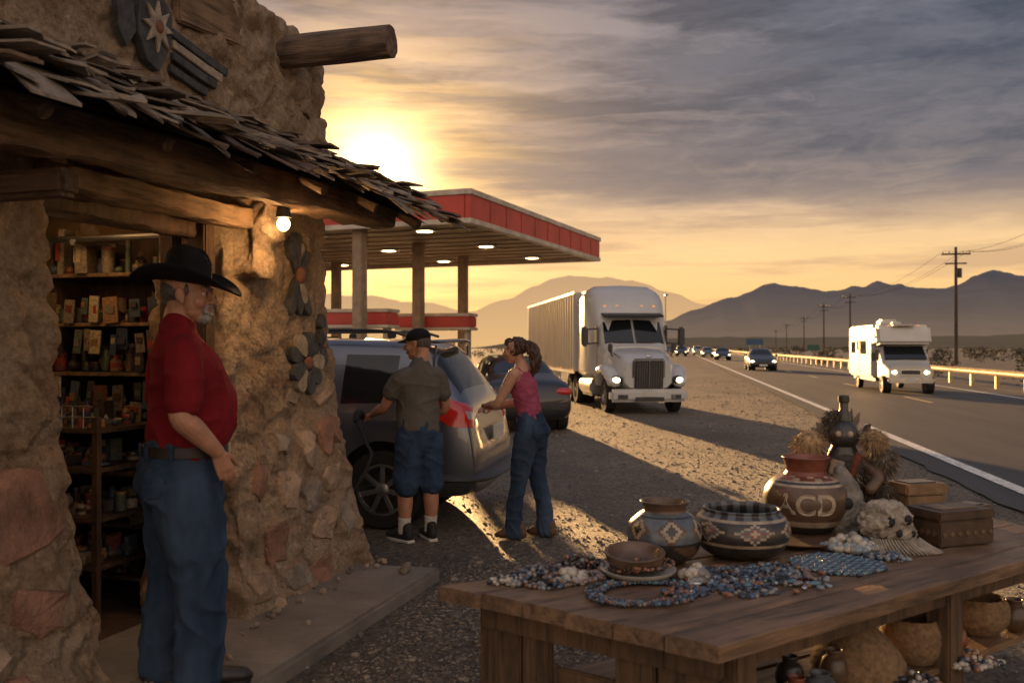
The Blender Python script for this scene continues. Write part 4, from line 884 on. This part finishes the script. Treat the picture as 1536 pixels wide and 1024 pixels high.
m=len(cr); b.add(vs,[[j*n+i,j*n+(i+1)%n,(j+1)*n+(i+1)%n,(j+1)*n+i] for j in range(m-1) for i in range(n)]+[list(range((m-1)*n,m*n))],FELT)
vs=[]
for z,k in((.004,1.012),(.030,.998)):
    for i in range(n): a=2*math.pi*i/n; vs.append(E2@Vector((.084*k*math.cos(a)*1.01,.104*k*math.sin(a)*1.01,z)))
b.add(vs,[[i,(i+1)%n,n+(i+1)%n,n+i] for i in range(n)],LEATH); b.done(P,ang=60)
# ---- man refuelling
P=empty('man_refuelling',(-.76,7.66,0),R(32))
b=B('legs')
for sx,fy in((1,.02),(-1,.06)): b.tube([(sx*.10,0,.75),(sx*.105,fy,.50),(sx*.108,fy-.02,.34),(sx*.11,fy-.015,.20),(sx*.11,fy,.08)],[.085,.062,.064,.050,.042],SKIN,n=16)
organic(b,SKIN,P,.007,3)
b=B('socks')
for sx,fy in((1,.02),(-1,.06)): b.tube([(sx*.11,fy-.012,.20),(sx*.11,fy-.008,.15),(sx*.11,fy,.08)],[.054,.050,.050],SOCK,n=16)
organic(b,SOCK,P,.006,2,.003,(20,20,60))
b=B('shorts'); b.tube([(0,0,.80),(0,0,.90),(0,.01,1.0)],[(.165,.13),(.18,.145),(.175,.14)],SHORTS,n=20)
for sx,fy in((1,.01),(-1,.03)): b.tube([(sx*.092,0,.86),(sx*.10,fy*.6,.68),(sx*.108,fy,.46)],[(.105,.125),(.106,.120),(.108,.116)],SHORTS,n=18)
organic(b,SHORTS,P,.008,3,.009,(8,8,8))
b=B('shirt'); b.tube([(0,0,.90),(0,.02,1.0),(0,.03,1.12),(0,.01,1.26),(0,-.015,1.37),(0,-.02,1.43),(0,-.01,1.48)],[(.176,.152),(.180,.156),(.178,.156),(.185,.138),(.17,.110),(.11,.085),(.066,.064)],TAUPE,n=22)
b.tube([(-.11,-.02,1.375),(-.172,.0,1.34),(-.200,.04,1.28),(-.215,.075,1.22)],[.066,.070,.070,.071],TAUPE,ref=(0,1,0),n=16); b.tube([(.11,-.02,1.375),(.172,-.01,1.34),(.205,.0,1.27),(.222,.01,1.20)],[.066,.070,.070,.071],TAUPE,ref=(0,1,0),n=16)
organic(b,TAUPE,P,.007,4,.007,(6,6,8))
arm(P,(-.195,.02,1.32),(-.24,.16,1.10),(-.24,.40,1.03),(.02,.9,-.1),(.3,0,-1),1,.050,SKIN,.9,.95); arm(P,(.195,-.01,1.32),(.26,.05,1.08),(.14,.27,1.0),(-.5,.8,0),(0,0,-1),-1,.050,SKIN,.8,.95)
b=B('shoes'); shoe(b,.11,.02,R(-10),BLACK,.30); shoe(b,-.11,.06,R(12),BLACK,.30); organic(b,BLACK,P,.006,3); b=B('shoe_soles'); sole(b,.11,.02,R(-10),WHITEB,.30); sole(b,-.11,.06,R(12),WHITEB,.30); b.done(P)
E=head(P,(0,.035,1.615),R(42),R(-6),SKIN,1.03,(0,-.02,1.44))
b=B('hair'); b.ell((0,-.036,.018),(.076,.080,.074),GHAIR,Mx=E); organic(b,DGH,P,.005,2,.003,(80,80,40))
b=B('cap'); b.ell((0,-.012,.058),(.083,.104,.072),FELT,Mx=E,n=24); 
vs=[]
for dz in(.003,-.003):
    for t in(0,.5,1):
        for i in range(13): a=R(15+150*i/12); vs.append(E@Vector((math.cos(a)*(.082-.004*t),.04+math.sin(a)*(.055+.075*t),.052+dz-.018*t-.25*abs(math.cos(a))**2*.06)))
fs=[[j*13+i,j*13+i+1,j*13+14+i,j*13+13+i] for j in(0,1,3,4) for i in range(12)]+[[26+i,27+i,66+i,65+i] for i in range(12)]; b.add(vs,fs,FELT); b.done(P,ang=60)
# ---- woman standing at the back of the car, forearms resting on it
P=empty('woman_leaning_on_car',(.14,7.80,0),R(66))
b=B('jeans'); b.tube([(0,-.03,.82),(0,-.03,.90),(0,-.01,.98),(0,.0,1.05)],[(.155,.120),(.170,.132),(.150,.118),(.132,.102)],DENIM,n=20)
for sx,fy in((1,-.09),(-1,.10)):
    b.tube([(sx*.085,-.02,.86),(sx*.09,-.01+fy*.2,.70),(sx*.09,fy*.55,.47),(sx*.095,fy-.01,.26),(sx*.10,fy-.02,.05)],[(.095,.110),(.088,.098),(.064,.072),(.060,.068),(.070,.084)],DENIM,n=18); b.ell((sx*.07,-.095,.89),(.083,.065,.09),DENIM)
organic(b,DENIM,P,.0075,4,.007,(9,9,8))
b=B('top'); b.tube([(0,-.01,.98),(0,.0,1.06),(0,.025,1.17),(0,.055,1.29),(0,.06,1.36)],[(.145,.112),(.132,.102),(.130,.102),(.148,.112),(.13,.085)],PINK,n=20)
for sx in(-1,1): b.ell((sx*.06,.125,1.26),(.058,.058,.056),PINK); b.tube([(sx*.075,.11,1.32),(sx*.085,.07,1.415),(sx*.075,.0,1.37)],[(.022,.010)]*3,PINK,n=8)
organic(b,PINK,P,.0075,3,.006,(10,10,14))
b=B('shoulders'); b.tube([(0,.035,1.24),(0,.055,1.34),(0,.06,1.41),(0,.07,1.47)],[(.135,.09),(.142,.080),(.098,.065),(.048,.05)],SKIN2,n=18)
for sx in(-1,1): b.ell((sx*.152,.06,1.375),(.05,.048,.05),SKIN2)
organic(b,SKIN2,P,.006,4)
arm(P,(-.165,.065,1.37),(-.215,.19,1.12),(-.06,.36,1.10),(.75,.5,.0),(0,.2,-1),-1,.045,SKIN2,.5,.9); arm(P,(.165,.065,1.37),(.215,.20,1.12),(.04,.37,1.07),(-.8,.45,.0),(0,.2,-1),1,.045,SKIN2,.5,.9)
b=B('shoes'); shoe(b,.10,-.11,R(-6),WLOG,.25); shoe(b,-.10,.08,R(8),WLOG,.25); organic(b,M('brown_shoe',(.10,.05,.03),.6,0,.2,12),P,.006,3)
E=head(P,(0,.125,1.565),R(6),R(-6),SKIN2,.90,(0,.06,1.42),True)
b=B('hair'); q=lambda p:E@Vector(p)
b.ell((0,-.026,.035),(.082,.097,.085),HAIR,Mx=E,n=20); b.ell((0,.03,.075),(.064,.058,.043),HAIR,Mx=E); b.ell((0,-.10,.05),(.036,.036,.036),HAIR,Mx=E)
for sx in(-1,1): b.ell((sx*.068,-.025,-.002),(.018,.045,.045),HAIR,Mx=E)
b.tube([q((0,-.11,.05)),q((0,-.16,.02)),q((.01,-.185,-.06)),q((0,-.185,-.15)),q((-.01,-.16,-.25))],[.026,.040,.046,.040,.014],HAIR,n=14)
b.tube([q((.01,-.12,.04)),q((.03,-.18,-.02)),q((.035,-.20,-.10)),q((.02,-.20,-.19))],[.018,.026,.026,.008],HAIR,n=10); b.tube([q((-.01,-.12,.03)),q((-.03,-.155,-.03)),q((-.035,-.165,-.14))],[.018,.026,.008],HAIR,n=10)
organic(b,HAIR,P,.0055,2,.014,(40,40,9))

# ---------------------------------------------------------------- market table
P=empty('market_table')
TZ=.75; qa,qb,qc,qd=Vector((-.26,3.33)),Vector((.60,2.66)),Vector((2.60,4.13)),Vector((2.22,4.80))
b=B('table_top'); N_=6
for k in range(N_):
    t0,t1=k/N_+.004,(k+1)/N_-.004; e=U(-.012,.012)
    ns=24; p0=qa.lerp(qb,t0);p1=qa.lerp(qb,t1);r0=qd.lerp(qc,t0);r1=qd.lerp(qc,t1); dd=(r0-p0).normalized()*e; p0=p0+dd;p1=p1+dd; nn=(p1-p0).normalized(); vs=[]
    for j in range(ns+1):
        t=j/ns; l=p0.lerp(r0,t)+nn*.004*noise.noise(Vector((t*22,k,0))); r_=p1.lerp(r1,t)+nn*(.012 if k==N_-1 else .004)*noise.noise(Vector((t*14,k,5))); z=TZ+.004*noise.noise(Vector((t*6,k*3,1)))
        i1=l.lerp(r_,.06); i2=l.lerp(r_,.94); vs+=[(*l,TZ-.052),(*l,z-.007),(*i1,z),(*i2,z),(*r_,z-.007),(*r_,TZ-.052)]
    b.add(vs,[[j*6+i,j*6+(i+1)%6,j*6+6+(i+1)%6,j*6+6+i] for j in range(ns) for i in range(6)]+[list(range(6)),list(range(ns*6,ns*6+6))],WTAB)
b.done(P)
b=B('table_frame')
def beamxy(p,q,z0,z1,th,m):
    d=(q-p).normalized(); nn=Vector((-d.y,d.x))*th/2
    b.hexa([(*(p-nn),z0),(*(q-nn),z0),(*(q+nn),z0),(*(p+nn),z0),(*(p-nn),z1),(*(q-nn),z1),(*(q+nn),z1),(*(p+nn),z1)],m,.006)
ia,ib,ic,id_=qa+Vector((.16,.02)),qb+Vector((.03,.14)),qc+Vector((-.1,.04)),qd+Vector((-.1,-.12))
beamxy(ia,ib,TZ-.15,TZ-.06,.04,WTABV); beamxy(ib+Vector((.02,.03)),ic,TZ-.13,TZ-.06,.04,WTABV); beamxy(ia,id_,TZ-.15,TZ-.06,.04,WTABV)
for (u0,u1) in((0,.16),(.17,.30),(.58,.74),(.75,.97)):
    p=ia.lerp(ib,u0); q=ia.lerp(ib,u1); beamxy(p+Vector((.02,.03)),q+Vector((.02,.03)),0,TZ-.152+U(-.002,.001),.03,WTABV)
beamxy(ia.lerp(ib,.3)+Vector((.03,.04)),ia.lerp(ib,.58)+Vector((.03,.04)),.40,.50,.025,WTABV)
for p in(ia,ib,ic,id_,ib.lerp(ic,.52)): b.box((*(p+Vector((.05,.06))),(TZ-.06)/2),(.10,.10,TZ-.065),WTABV,(0,0,R(36)),.008)
for k in range(4):
    t0,t1=k/4+.01,(k+1)/4-.01; p0=ia.lerp(ib,t0)+Vector((.06,.05));p1=ia.lerp(ib,t1)+Vector((.06,.05));r0=id_.lerp(ic,t0);r1=id_.lerp(ic,t1)
    b.hexa([(*p0,.36),(*p1,.36),(*r1,.36),(*r0,.36),(*p0,.385),(*p1,.385),(*r1,.385),(*r0,.385)],WTAB,.005)
b.done(P)
CR=M('clay_cream',(.33,.26,.185),.42,0,.35,18,.35,50,.003,coat=.2); CB=M('clay_black',(.03,.026,.024),.38,0,.35,20,.35,50,.003,coat=.3); CD=M('clay_rust',(.17,.05,.028),.42,0,.4,14,.35,50,.003,coat=.2); CBL=M('clay_bluegrey',(.10,.115,.13),.4,0,.35,20,.35,50,.003,coat=.2); CBR=M('clay_brown',(.10,.058,.035),.42,0,.4,16,.35,50,.003,coat=.2)
def prof(keys,n=5):
    o=[]
    for i in range(len(keys)-1):
        a,b_,c,d=keys[max(i-1,0)],keys[i],keys[i+1],keys[min(i+2,len(keys)-1)]
        for k in range(n):
            t=k/n; o.append(tuple(.5*((2*b_[j])+(c[j]-a[j])*t+(2*a[j]-5*b_[j]+4*c[j]-d[j])*t*t+(-a[j]+3*b_[j]-3*c[j]+d[j])*t**3) for j in(0,1)))
    return o+[keys[-1]]
def pot(name,loc,keys,pat,m,n=96,tilt=0,rz=0,z=0,wob=.006):
    b=B(name); pr=prof(keys); b.lathe(pr,m,(0,0,0),n,None,pat)
    for v in b.bm.verts: v.co.x+=wob*noise.noise(v.co*7); v.co.y+=wob*noise.noise(v.co*7+Vector((4,4,4)))
    o=b.done(None,(*loc,TZ+.003+z),rz,ang=50); o.rotation_euler[0]=tilt; return o
def pat1(i,j):
    if j in(9,19): return CB
    if 9<j<19:
        d=abs(i%16-8)+abs(j-14)*1.3; return CB if d<3 else (CR if d<5 else (CBR if d<6.5 else CBL))
    if j<9: return CBR if (i//2+j)%9<5 else CB
    return CBL if j<24 else CBR
pot('clay_pot',(.605,3.70),[(.075,0),(.125,.035),(.147,.09),(.140,.145),(.10,.185),(.082,.20),(.088,.222),(.096,.235),(.086,.233),(.075,.20),(.09,.12),(.05,.02)],pat1,CBR)
def pat2(i,j):
    if j in(8,18,19): return CR
    if 8<j<18:
        d=abs(i%16-8)*.7+abs(j-13); return CR if d<1.2 else (CD if d<2.4 else (CBL if d<3.4 else (CR if d<4.3 else CB)))
    return CB if j<8 or (i%6<3) else CBL
pot('clay_bowl',(.935,3.80),[(.11,0),(.165,.03),(.195,.085),(.190,.135),(.165,.165),(.150,.178),(.152,.192),(.142,.190),(.14,.165),(.165,.10),(.09,.02)],pat2,CB)
def pat3(i,j):
    if j in(5,6,18,20): return CR
    if 20<j<26: return CR if ((i//4)+(j-20)//3)%3==0 else CD
    if j==19: return CB
    if 20<j: return CD
    if 6<j<18: return CBR
    return CB
pot3=pot('painted_jar',(1.335,4.24),[(.09,0),(.145,.05),(.182,.12),(.182,.19),(.145,.245),(.095,.27),(.088,.285),(.100,.33),(.108,.345),(.098,.343),(.085,.29),(.13,.2),(.06,.02)],pat3,CD,wob=.003)
ang=math.atan2(1.335,4.24)
text('jar_letters','ACD',.125,CR,pot3,Matrix.Rotation(-ang+.02,4,'Z')@Matrix.Translation((0,0,.150)),lambda y:.187-.006*abs(y)/.05,.003)
pot('woven_saucer',(1.24,4.08),[(.15,0),(.21,.012),(.225,.022),(.20,.02),(.10,.012)],None,CBR,48)
pot('wooden_dish',(.455,3.46),[(.06,0),(.095,.012),(.110,.045),(.112,.055),(.100,.053),(.07,.02),(.01,.015)],None,CBR,40,R(7),0,.036); pot('white_dish',(.465,3.44),[(.07,0),(.12,.012),(.14,.03),(.13,.03),(.07,.012)],None,M('white_ceramic',(.42,.40,.36),.35,0,.1,10),40)
# beads
BC=[M('bead_%d'%i,c,.35,0,.3,60,coat=.3) for i,c in enumerate([(.045,.085,.15),(.42,.38,.32),(.02,.03,.055),(.22,.10,.05),(.09,.19,.22),(.20,.185,.175),(.03,.02,.02),(.20,.24,.27)])]
t=bmesh.new(); bmesh.ops.create_icosphere(t,subdivisions=2,radius=1); t.verts.index_update(); sv=[v.co.copy() for v in t.verts]; sf=[[v.index for v in f.verts] for f in t.faces]; t.free()
def beads(name,L):
    V=[];F=[];K=[]
    for (x,y,z,r,m) in L:
        n0=len(V); rx,ry,rz=(r*U(.75,1.3),r*U(.75,1.3),r*U(.7,1.1)); V+= [(x+v.x*rx,y+v.y*ry,z+v.z*rz) for v in sv]; F+=[[n0+i for i in f] for f in sf]; K+=[m]*len(sf)
    me=bpy.data.meshes.new(name); me.from_pydata(V,[],F)
    for m in BC: me.materials.append(m)
    me.polygons.foreach_set('material_index',K); me.polygons.foreach_set('use_smooth',[True]*len(F)); o=bpy.data.objects.new(name,me); sc.collection.objects.link(o)
def ring(cx,cy,ra,rb_,r,cols,rot=0,z=None,jit=.004):
    z=TZ if z is None else z
    L=[]; n=int(2*math.pi*math.sqrt((ra*ra+rb_*rb_)/2)/(r*1.9)); ph=U(0,9)
    for i in range(n):
        a=2*math.pi*i/n; w_=1+.07*noise.noise(Vector((math.cos(a)*1.5+ph,math.sin(a)*1.5,ph))); x=ra*w_*math.cos(a)+U(-jit,jit); y=rb_*w_*math.sin(a)+U(-jit,jit); L.append((cx+x*math.cos(rot)-y*math.sin(rot),cy+x*math.sin(rot)+y*math.cos(rot),z+r+U(0,.004),r*(1.4 if i%9==0 else 1),random.choice(cols)))
    return L
L=[]
for k,(ra,rb_) in enumerate(((.185,.15),(.168,.133),(.150,.115),(.20,.165),(.176,.14))): L+=ring(.45,3.20,ra,rb_,.0062,(0,2,3,4,5,6,2,0),.4,TZ+.002)
beads('bead_necklace',L)
L=[]
for i in range(19):
    for j in range(19):
        u=(i-9)*.0172; v=(j-9)*.0172
        if abs(u)**1.6+abs(v)**1.6<.075: L.append((1.26+u*math.cos(.6)-v*math.sin(.6),3.62+u*math.sin(.6)+v*math.cos(.6),TZ+.008,.0085,(0,7,4,0,2)[(i+2*j)%5]))
beads('beaded_mat',L)
def pile(name,cx,cy,rad,h,n,cols,r0=.005,r1=.012):
    L=[]
    for k in range(n):
        a=U(0,6.28); d=rad*math.sqrt(rnd())*(1+.3*noise.noise(Vector((math.cos(a)*2+cx*9,math.sin(a)*2,cy)))); hh=max(0,1-d/rad)
        L.append((cx+math.cos(a)*d*1.2,cy+math.sin(a)*d,TZ+r0+h*hh*U(.2,1),U(r0,r1),random.choice(cols)))
    beads(name,L)
pile('bead_pile',.12,3.40,.13,.06,420,(0,2,5,6,3,7)); pile('bead_pile',.26,3.52,.12,.08,360,(3,6,5,2,6)); pile('shell_pile',.21,3.36,.05,.06,30,(1,),.012,.02); pile('shell_pile',1.42,3.90,.10,.06,90,(1,7,1,5),.012,.022)
pile('bead_pile',.78,3.42,.15,.035,380,(0,5,2,6,3,7)); pile('bead_pile',.98,3.50,.13,.03,240,(7,5,3,0,2)); pile('shell_pile',.66,3.38,.05,.06,30,(1,5),.012,.02); pile('bead_pile',.60,3.22,.07,.02,90,(3,0,2)); pile('bead_pile',.80,3.24,.10,.015,70,(2,5,0)); pile('bead_pile',1.05,3.38,.09,.012,50,(2,5,7,3)); pile('bead_pile',-.02,3.36,.06,.02,60,(5,2,1)); pile('bead_pile',1.50,3.74,.07,.03,90,(7,0,5,2))
L=[]
for k in range(6): L+=ring(.36+.03*k,3.52-.02*k,.10,.07,.007,(3,6,3,6),.2*k,TZ+.009*k)
for k in range(4): L+=ring(.88+.03*k,3.36+.02*k,.09,.05,.006,(0,7,2),.5*k,TZ+.009*k)
for k in range(3): L+=ring(.22,3.30,.09+.008*k,.06+.008*k,.006,(5,2,3),.3,TZ+.03)
beads('bead_necklace',L)
b=B('turquoise_pendants')
for k in range(26): b.ell((U(.55,1.15),U(3.15,3.5),TZ+.012),(U(.010,.026),U(.008,.016),.008),random.choice((BC[4],BC[7],BC[3],BC[5],CHROME)),(0,0,U(0,3)),12)
b.done()
def cbox(name,loc,sz,rz,m1,m2):
    b=B(name); b.box((0,0,sz[2]*.36),(sz[0],sz[1],sz[2]*.70),m1,bev=.006); b.box((0,0,sz[2]*.86),(sz[0]*1.05,sz[1]*1.05,sz[2]*.26),m1,bev=.008)
    for k in range(7):
        for sy in(-1,1): b.box((-sz[0]*.42+k*sz[0]*.14,sy*sz[1]*.503,sz[2]*.36),(sz[0]*.06,.006,sz[0]*.06),m2,(0,R(45),0))
    for k in range(5): 
        for sx in(-1,1): b.box((sx*sz[0]*.503,-sz[1]*.36+k*sz[1]*.18,sz[2]*.36),(.006,sz[0]*.06,sz[0]*.06),m2,(R(45),0,0))
    b.box((0,0,sz[2]*.995),(sz[0]*.7,sz[1]*.6,.008),m2,bev=.002); b.done(None,(*loc,TZ+.004),rz)
cbox('carved_box',(1.90,4.06),(.30,.20,.15),R(20),M('box_dark',(.06,.035,.022),.4,0,.4,15,.4,40,.004),M('box_inlay',(.12,.08,.045),.4,0,.3,20)); cbox('carved_box',(1.93,4.47),(.22,.17,.20),R(15),M('box_tan',(.19,.115,.06),.55,0,.3,15,.3,50,.003),CB)
cbox('carved_box',(2.16,4.42),(.18,.13,.10),R(32),CBR,CB)
# knobbly coral-like carved mask with holes, and a pointed grey carved head behind it
BONE=M('bone_white',(.30,.26,.21),.85,0,.45,20,.9,50,.008)
b=B('m'); c=Vector((1.60,4.00,TZ)); Ez=Matrix.Translation(c)@Matrix.Rotation(R(22),4,'Z')
b.ell((0,0,.085),(.105,.085,.085),CR,Mx=Ez); b.ell((.045,-.04,.05),(.07,.06,.05),CR,Mx=Ez); b.ell((-.03,.02,.14),(.06,.055,.05),CR,Mx=Ez)
for k in range(120):
    a=U(0,6.28);t_=U(-.25,1.4); b.ell((.108*math.cos(a)*math.cos(t_),.088*math.sin(a)*math.cos(t_),.085+.095*math.sin(t_)),U(.010,.022),CR,n=8,Mx=Ez)
mo=organic(b,BONE,None,.005,1,.005,(50,50,50)); mo.name='carved_stone_mask'; mb=bvh(mo)
b=B('mask_holes')
for x,z,r in((-.045,.115,.022),(.035,.12,.020),(-.005,.065,.016),(.06,.06,.013),(-.06,.055,.010)):
    o_=Ez@Vector((x,-.4,z)); d_=(Ez.to_3x3()@Vector((0,1,0))); h=mb.ray_cast(o_,d_)
    if h[0]: b.ell(h[0]-d_*.001,(r,r*.5,r*1.1),BLACK,(0,0,R(22)),14)
b.done(mo)
b=B('carved_stone_head'); Ez=Matrix.Translation((1.50,4.20,TZ))@Matrix.Rotation(R(-5),4,'Z')
b.tube([Ez@Vector(p) for p in((0,0,.03),(0,0,.12),(-.005,0,.20),(-.02,0,.27),(-.025,0,.32))],[(.085,.075),(.088,.078),(.070,.062),(.042,.038),(.012,.012)],CR,n=18)
ho=organic(b,M('carved_grey_stone',(.16,.145,.13),.8,0,.45,18,.8,50,.006),None,.006,2,.006,(30,30,30)); ho.name='carved_stone_head'
b=B('head_holes'); b.ell((1.485,4.125,TZ+.155),(.022,.016,.026),BLACK,n=14); b.ell((1.535,4.13,TZ+.10),(.014,.012,.016),BLACK,n=14); b.done(ho)
b=B('shell_strand')
for k in range(26): a=k*.13; b.tube([Vector((1.60+.10*math.cos(a),3.90-.03*math.sin(a)*2,TZ+.05-.0*k)),Vector((1.62+.12*math.cos(a),3.87-.05*math.sin(a),TZ+.02)),Vector((1.63+.14*math.cos(a),3.84-.06*math.sin(a),TZ+.006))],[.004,.005,.003],BONE,n=6,sub=2)
b.done()
# kachina figure with fur & feathers
b=B('kachina_doll'); c=Vector((1.60,4.50,TZ)); S=1.22; FUR=M('fur_tan',(.34,.23,.12),.95,0,.5,40); FURG=M('fur_grey',(.10,.085,.07),.95,0,.4,40); FURD=M('fur_dark',(.05,.04,.03),.95,0,.4,40)
Ek=Matrix.Translation(c)@Matrix.Rotation(R(-18),4,'Z')@Matrix.Scale(S,4); kq=lambda *p: Ek@Vector(p)
b.tube([kq(0,0,0),kq(0,0,.12),kq(0,0,.24),kq(0,0,.30)],[(.11*S,.08*S),(.095*S,.07*S),(.075*S,.06*S),(.05*S,.05*S)],CB); b.ell((0,-.01,.345),(.058,.055,.062),CB,Mx=Ek)
b.lathe([(.026,.38),(.026,.43),(.017,.445),(.017,.475),(.022,.478),(.022,.50),(.012,.505)],CB,Mx=Ek,n=16)
clus=((-.13,-.02,.30,.075,FUR),(-.15,-.02,.20,.07,FUR),(.14,0,.25,.065,FURG),(0,-.02,.20,.10,FURD),(-.10,-.05,.11,.075,FURG),(.12,-.03,.13,.07,FURD),(.11,-.02,.33,.05,FUR),(-.03,.02,.40,.05,FURD))
for x,y,z,r,m in clus: b.ell((x,y,z),(r*.8,r*.8,r*.85),m,n=12,Mx=Ek)
for sx in(-1,1):
    b.tube([kq(sx*.06,0,.24),kq(sx*.12,-.05,.20),kq(sx*.09,-.11,.15)],[.036,.032,.026],CBR); b.ell((sx*.022,-.060,.355),(.011,.008,.013),CR,Mx=Ek)
b.box((.02,-.12,.19),(.022,.022,.22),CD,(.2,.3,0),.004,Mx=Ek); b.box((-.03,-.115,.23),(.05,.012,.06),CR,(.1,.2,0),.004,Mx=Ek)
for k in range(9000):
    cl=random.choice(clus); u=Vector((random.gauss(0,1),random.gauss(0,1),random.gauss(0,1))).normalized(); p=Vector(cl[:3])+u*cl[3]*.8; d=u*U(.012,.034)+Vector((U(-.008,.008),U(-.008,.008),-.016)); s_=Vector((U(-1,1),U(-1,1),U(-1,1)))*.002
    b.add([Ek@(p-s_),Ek@(p+s_),Ek@(p+d)],[[0,1,2]],cl[4] if rnd()<.7 else random.choice((FUR,FURG,CR)))
for k in range(11):
    a=R(-52+k*10.4); d=Vector((math.sin(a),.15,math.cos(a))); p=Vector((0,.05,.27)); sd=Vector((math.cos(a),0,-math.sin(a)))*.014; ln=U(.15,.185)
    b.add([Ek@v for v in (p+d*.04,p+d*.09+sd,p+d*.14+sd*.9,p+d*ln,p+d*.14-sd*.9,p+d*.09-sd)],[[0,1,2,3,4,5]],random.choice((FURG,CR,CBR,CB,FURD)))
for k in range(60):
    a=U(0,6.28); p=Ek@Vector((.095*math.cos(a),-.02+.08*math.sin(a),.11)); b.tube([p,p+Vector((U(-.02,.02),U(-.02,.02),-.05)),p+Vector((U(-.03,.03),U(-.03,.0),-.11))],[.003]*3,random.choice((CR,FUR,CD)),n=5,sub=2)
b.done(fix=False)
# lower shelf goods
STR=M('woven_straw',(.20,.125,.065),.9,0,.4,50,.8,90,.006)
def wv(name,prof_,x,y,z=.388):
    b=B(name); n=72; pr=prof(prof_,5)
    b.lathe(pr,STR,(0,0,0),n)
    for i,v in enumerate(b.bm.verts): 
        j=i//n; k=i%n; f=1+.022*(1 if ((k//2)+(j))%2 else -1); v.co.x*=f; v.co.y*=f
    b.done(None,(x,y,z),ang=70)
wv('basket',[(.08,0),(.11,.05),(.115,.12),(.10,.16),(.095,.165),(.10,.12),(.07,.02)],1.55,3.62); wv('basket',[(.08,0),(.12,.05),(.125,.11),(.11,.14),(.10,.14),(.07,.02)],1.98,3.98); wv('woven_basket',[(.16,0),(.165,.05),(.13,.11),(.07,.17),(.01,.2)],1.28,3.46)
for k,(x,y,r,h,m) in enumerate([(.95,3.12,.05,.11,CD),(1.06,3.22,.06,.09,CBL),(.84,3.05,.045,.08,CR),(1.15,3.34,.05,.13,CBR),(.72,3.0,.05,.09,CB),(1.75,3.72,.06,.12,CD),(2.15,4.0,.06,.13,CBR),(.98,3.30,.05,.12,CB)]):
    b=B('small_clay_pot'); b.lathe(prof([(r*.6,0),(r,h*.35),(r*.8,h*.75),(r*.5,h*.85),(r*.6,h),(r*.5,h),(r*.4,h*.8)],3),m,(x,y,.387),24); b.done()
L0=TZ; TZ=.385; pile('bead_pile',1.42,3.36,.10,.05,200,(1,5,3,2,6),.008,.015); pile('bead_pile',1.74,3.58,.10,.05,180,(5,1,2,3),.008,.015); TZ=L0
